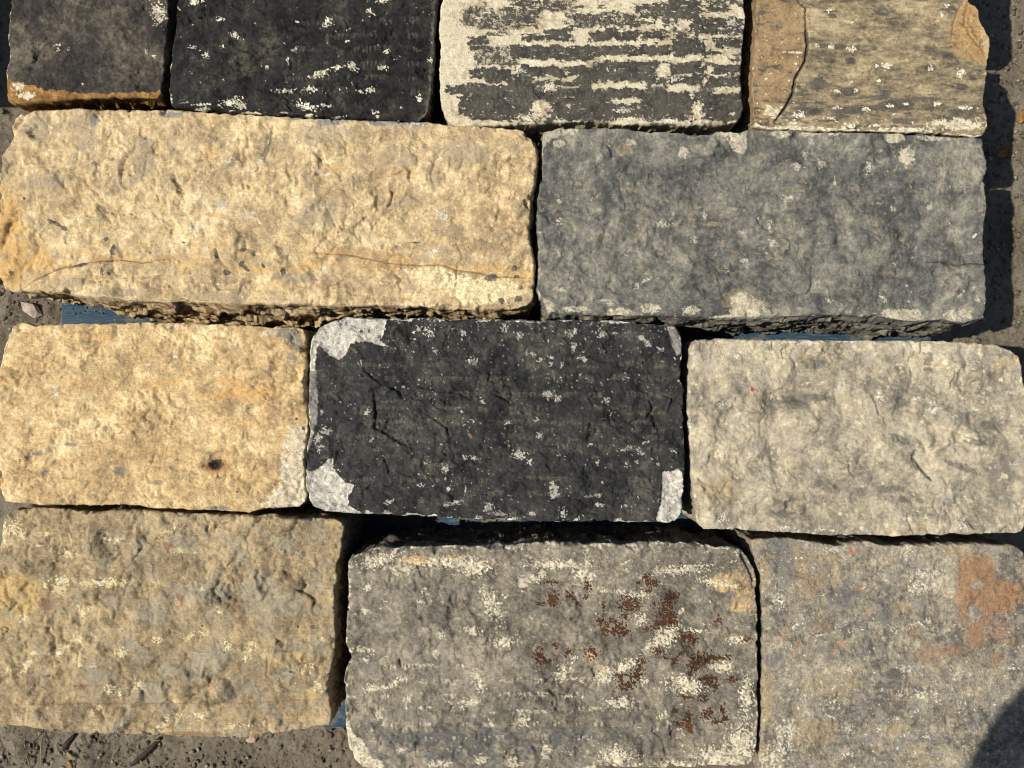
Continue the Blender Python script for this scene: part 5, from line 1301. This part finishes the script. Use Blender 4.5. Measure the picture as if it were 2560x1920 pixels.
chip(82, 772, .012, 'flat pinkish stone chip in the dirt gap left of the blue board', CHIPM, .4)
chip(632, 1846, .009, 'pale pink stone chip below the olive block, towards the middle', flat_mat('pink_chip', srgb(178, 150, 134), srgb(156, 130, 116)), .4)
chip(2502, 251, .0055, 'round grey pebble in the shadow right of the buff layered block', GRIT, .7)
chip(2529, 613, .0045, 'small pale pebble in the shadow right of the blue-grey block', GRIT, .7)


# ------------------------------------------------------------------ the photographer, whose arm shades the lower right corner
def photographer():
    import bmesh
    J = {}          # joint: (position, radius)
    E = []

    def chain(start, *items):
        prev = start
        for n, p, r in items:
            J[n] = (p, r)
            if prev: E.append((prev, n))
            prev = n
    cx, cy = -.13, -.88
    chain(None, ('pelvis', (cx, cy, .93), .145))
    chain('pelvis', ('waist', (cx, cy + .01, 1.06), .125), ('chest', (cx, cy + .06, 1.24), .14), ('collar', (cx, cy + .11, 1.38), .09), ('neck', (cx, cy + .15, 1.46), .055),
          ('skull_base', (cx, cy + .18, 1.53), .07), ('skull', (cx, cy + .22, 1.62), .092), ('crown', (cx, cy + .215, 1.69), .07))
    for sd, sh, el, wr, hd in ((-1, (cx - .17, cy + .11, 1.36), (-.112, -.43, 1.13), (.03, -.25, 1.145), (.05, -.14, 1.14)),
                               (1, (cx + .17, cy + .11, 1.36), (.16, -.56, 1.15), (.15, -.20, 1.15), (.15, -.11, 1.14))):
        t = 'l' if sd < 0 else 'r'
        chain('collar', (t + 'sh', sh, .07), (t + 'el', el, .05), (t + 'wr', wr, .036), (t + 'palm', hd, .032))
        for k in range(4):       # fingers reach under and round the phone
            x = hd[0] + (k - 1.5) * .019
            L = (.034, .04, .038, .03)[k]
            chain(t + 'palm', (t + 'k%d' % k, (x, hd[1] + .04, 1.138), .0105), (t + 'm%d' % k, (x, hd[1] + .04 + L * .7, 1.133), .009), (t + 'e%d' % k, (x, hd[1] + .04 + L * 1.2, 1.136), .0075))
        chain(t + 'palm', (t + 't0', (hd[0] - sd * .03, hd[1] + .03, 1.15), .012), (t + 't1', (hd[0] - sd * .04, hd[1] + .06, 1.158), .0095), (t + 't2', (hd[0] - sd * .042, hd[1] + .082, 1.157), .008))
        x = cx + sd * .10
        chain('pelvis', (t + 'hip', (x, cy, .86), .10), (t + 'knee', (x + sd * .02, cy + .02, .50), .062), (t + 'ankle', (x + sd * .03, cy - .02, .10), .045), (t + 'foot', (x + sd * .04, cy + .06, .05), .042), (t + 'toe', (x + sd * .05, cy + .16, .042), .036))
    names = list(J)
    me = bpy.data.meshes.new('person')
    me.from_pydata([J[n][0] for n in names], [(names.index(a), names.index(b)) for a, b in E], [])
    tmp = bpy.data.objects.new('person_skeleton', me)
    COL.objects.link(tmp)
    sk = tmp.modifiers.new('skin', 'SKIN')
    if not me.skin_vertices: me.skin_vertices.new()
    for i, n in enumerate(names):
        me.skin_vertices[0].data[i].radius = (J[n][1], J[n][1])
    me.skin_vertices[0].data[0].use_root = True
    sb = tmp.modifiers.new('smooth', 'SUBSURF'); sb.levels = 2; sb.render_levels = 2
    dg = bpy.context.evaluated_depsgraph_get()
    new = bpy.data.meshes.new_from_object(tmp.evaluated_get(dg))
    bpy.data.objects.remove(tmp)
    new.name = 'person'
    skin = flat_mat('skin', srgb(206, 164, 138), srgb(194, 150, 124), 60, .6)
    coat = flat_mat('navy_jacket', srgb(44, 52, 68), srgb(34, 40, 54), 200)
    legs = flat_mat('dark_trousers', srgb(58, 56, 54), srgb(46, 44, 44), 200)
    shoe = flat_mat('brown_boots', srgb(86, 64, 44), srgb(66, 48, 34), 200)
    for m_ in (skin, coat, legs, shoe): new.materials.append(m_)
    for p in new.polygons:
        c = p.center
        p.use_smooth = True
        if c.z < .14: p.material_index = 3
        elif c.z < .93: p.material_index = 2
        elif c.z > 1.44: p.material_index = 0
        elif c.y > -.24: p.material_index = 0
        else: p.material_index = 1
    o = bpy.data.objects.new('person', new)
    base = Vector((cx, cy, 0))
    new.transform(__import__('mathutils').Matrix.Translation(-base))
    COL.objects.link(o); o.location = base
    tag(o, 'person in a navy jacket standing below the picture with arms stretched out', 'person')
    # hair: a cap over the back and top of the skull
    bm = bmesh.new()
    bmesh.ops.create_uvsphere(bm, u_segments=24, v_segments=16, radius=.104)
    bmesh.ops.delete(bm, geom=[v for v in bm.verts if v.co.z + v.co.y * .9 < -.03 and v.co.y > -.04 or v.co.z < -.07 or (v.co.y > .055 and v.co.z < .045)], context='VERTS')
    hm = bpy.data.meshes.new('hair'); bm.to_mesh(hm); bm.free()
    hm.materials.append(flat_mat('brown_hair', srgb(74, 54, 38), srgb(50, 36, 26), 300))
    for p in hm.polygons: p.use_smooth = True
    h = bpy.data.objects.new('hair', hm); COL.objects.link(h); h.parent = o
    h.location = Vector((cx, cy + .205, 1.635)) - base
    # the phone held level over the stones
    import bmesh as _b
    bm = _b.new(); _b.ops.create_cube(bm, size=1)
    for v in bm.verts: v.co = Vector((v.co.x * .16, v.co.y * .078, v.co.z * .008))
    _b.ops.bevel(bm, geom=bm.edges[:], offset=.0035, segments=3, affect='EDGES')
    pm = bpy.data.meshes.new('phone'); bm.to_mesh(pm); bm.free()
    pm.materials.append(flat_mat('phone_glass', srgb(30, 30, 34), srgb(26, 26, 30), 40, .2))
    ph = bpy.data.objects.new('phone', pm); COL.objects.link(ph); ph.location = (.062, -.012, 1.128)
    tag(ph, 'dark phone held level in the hands above the blocks', 'phone')


photographer()
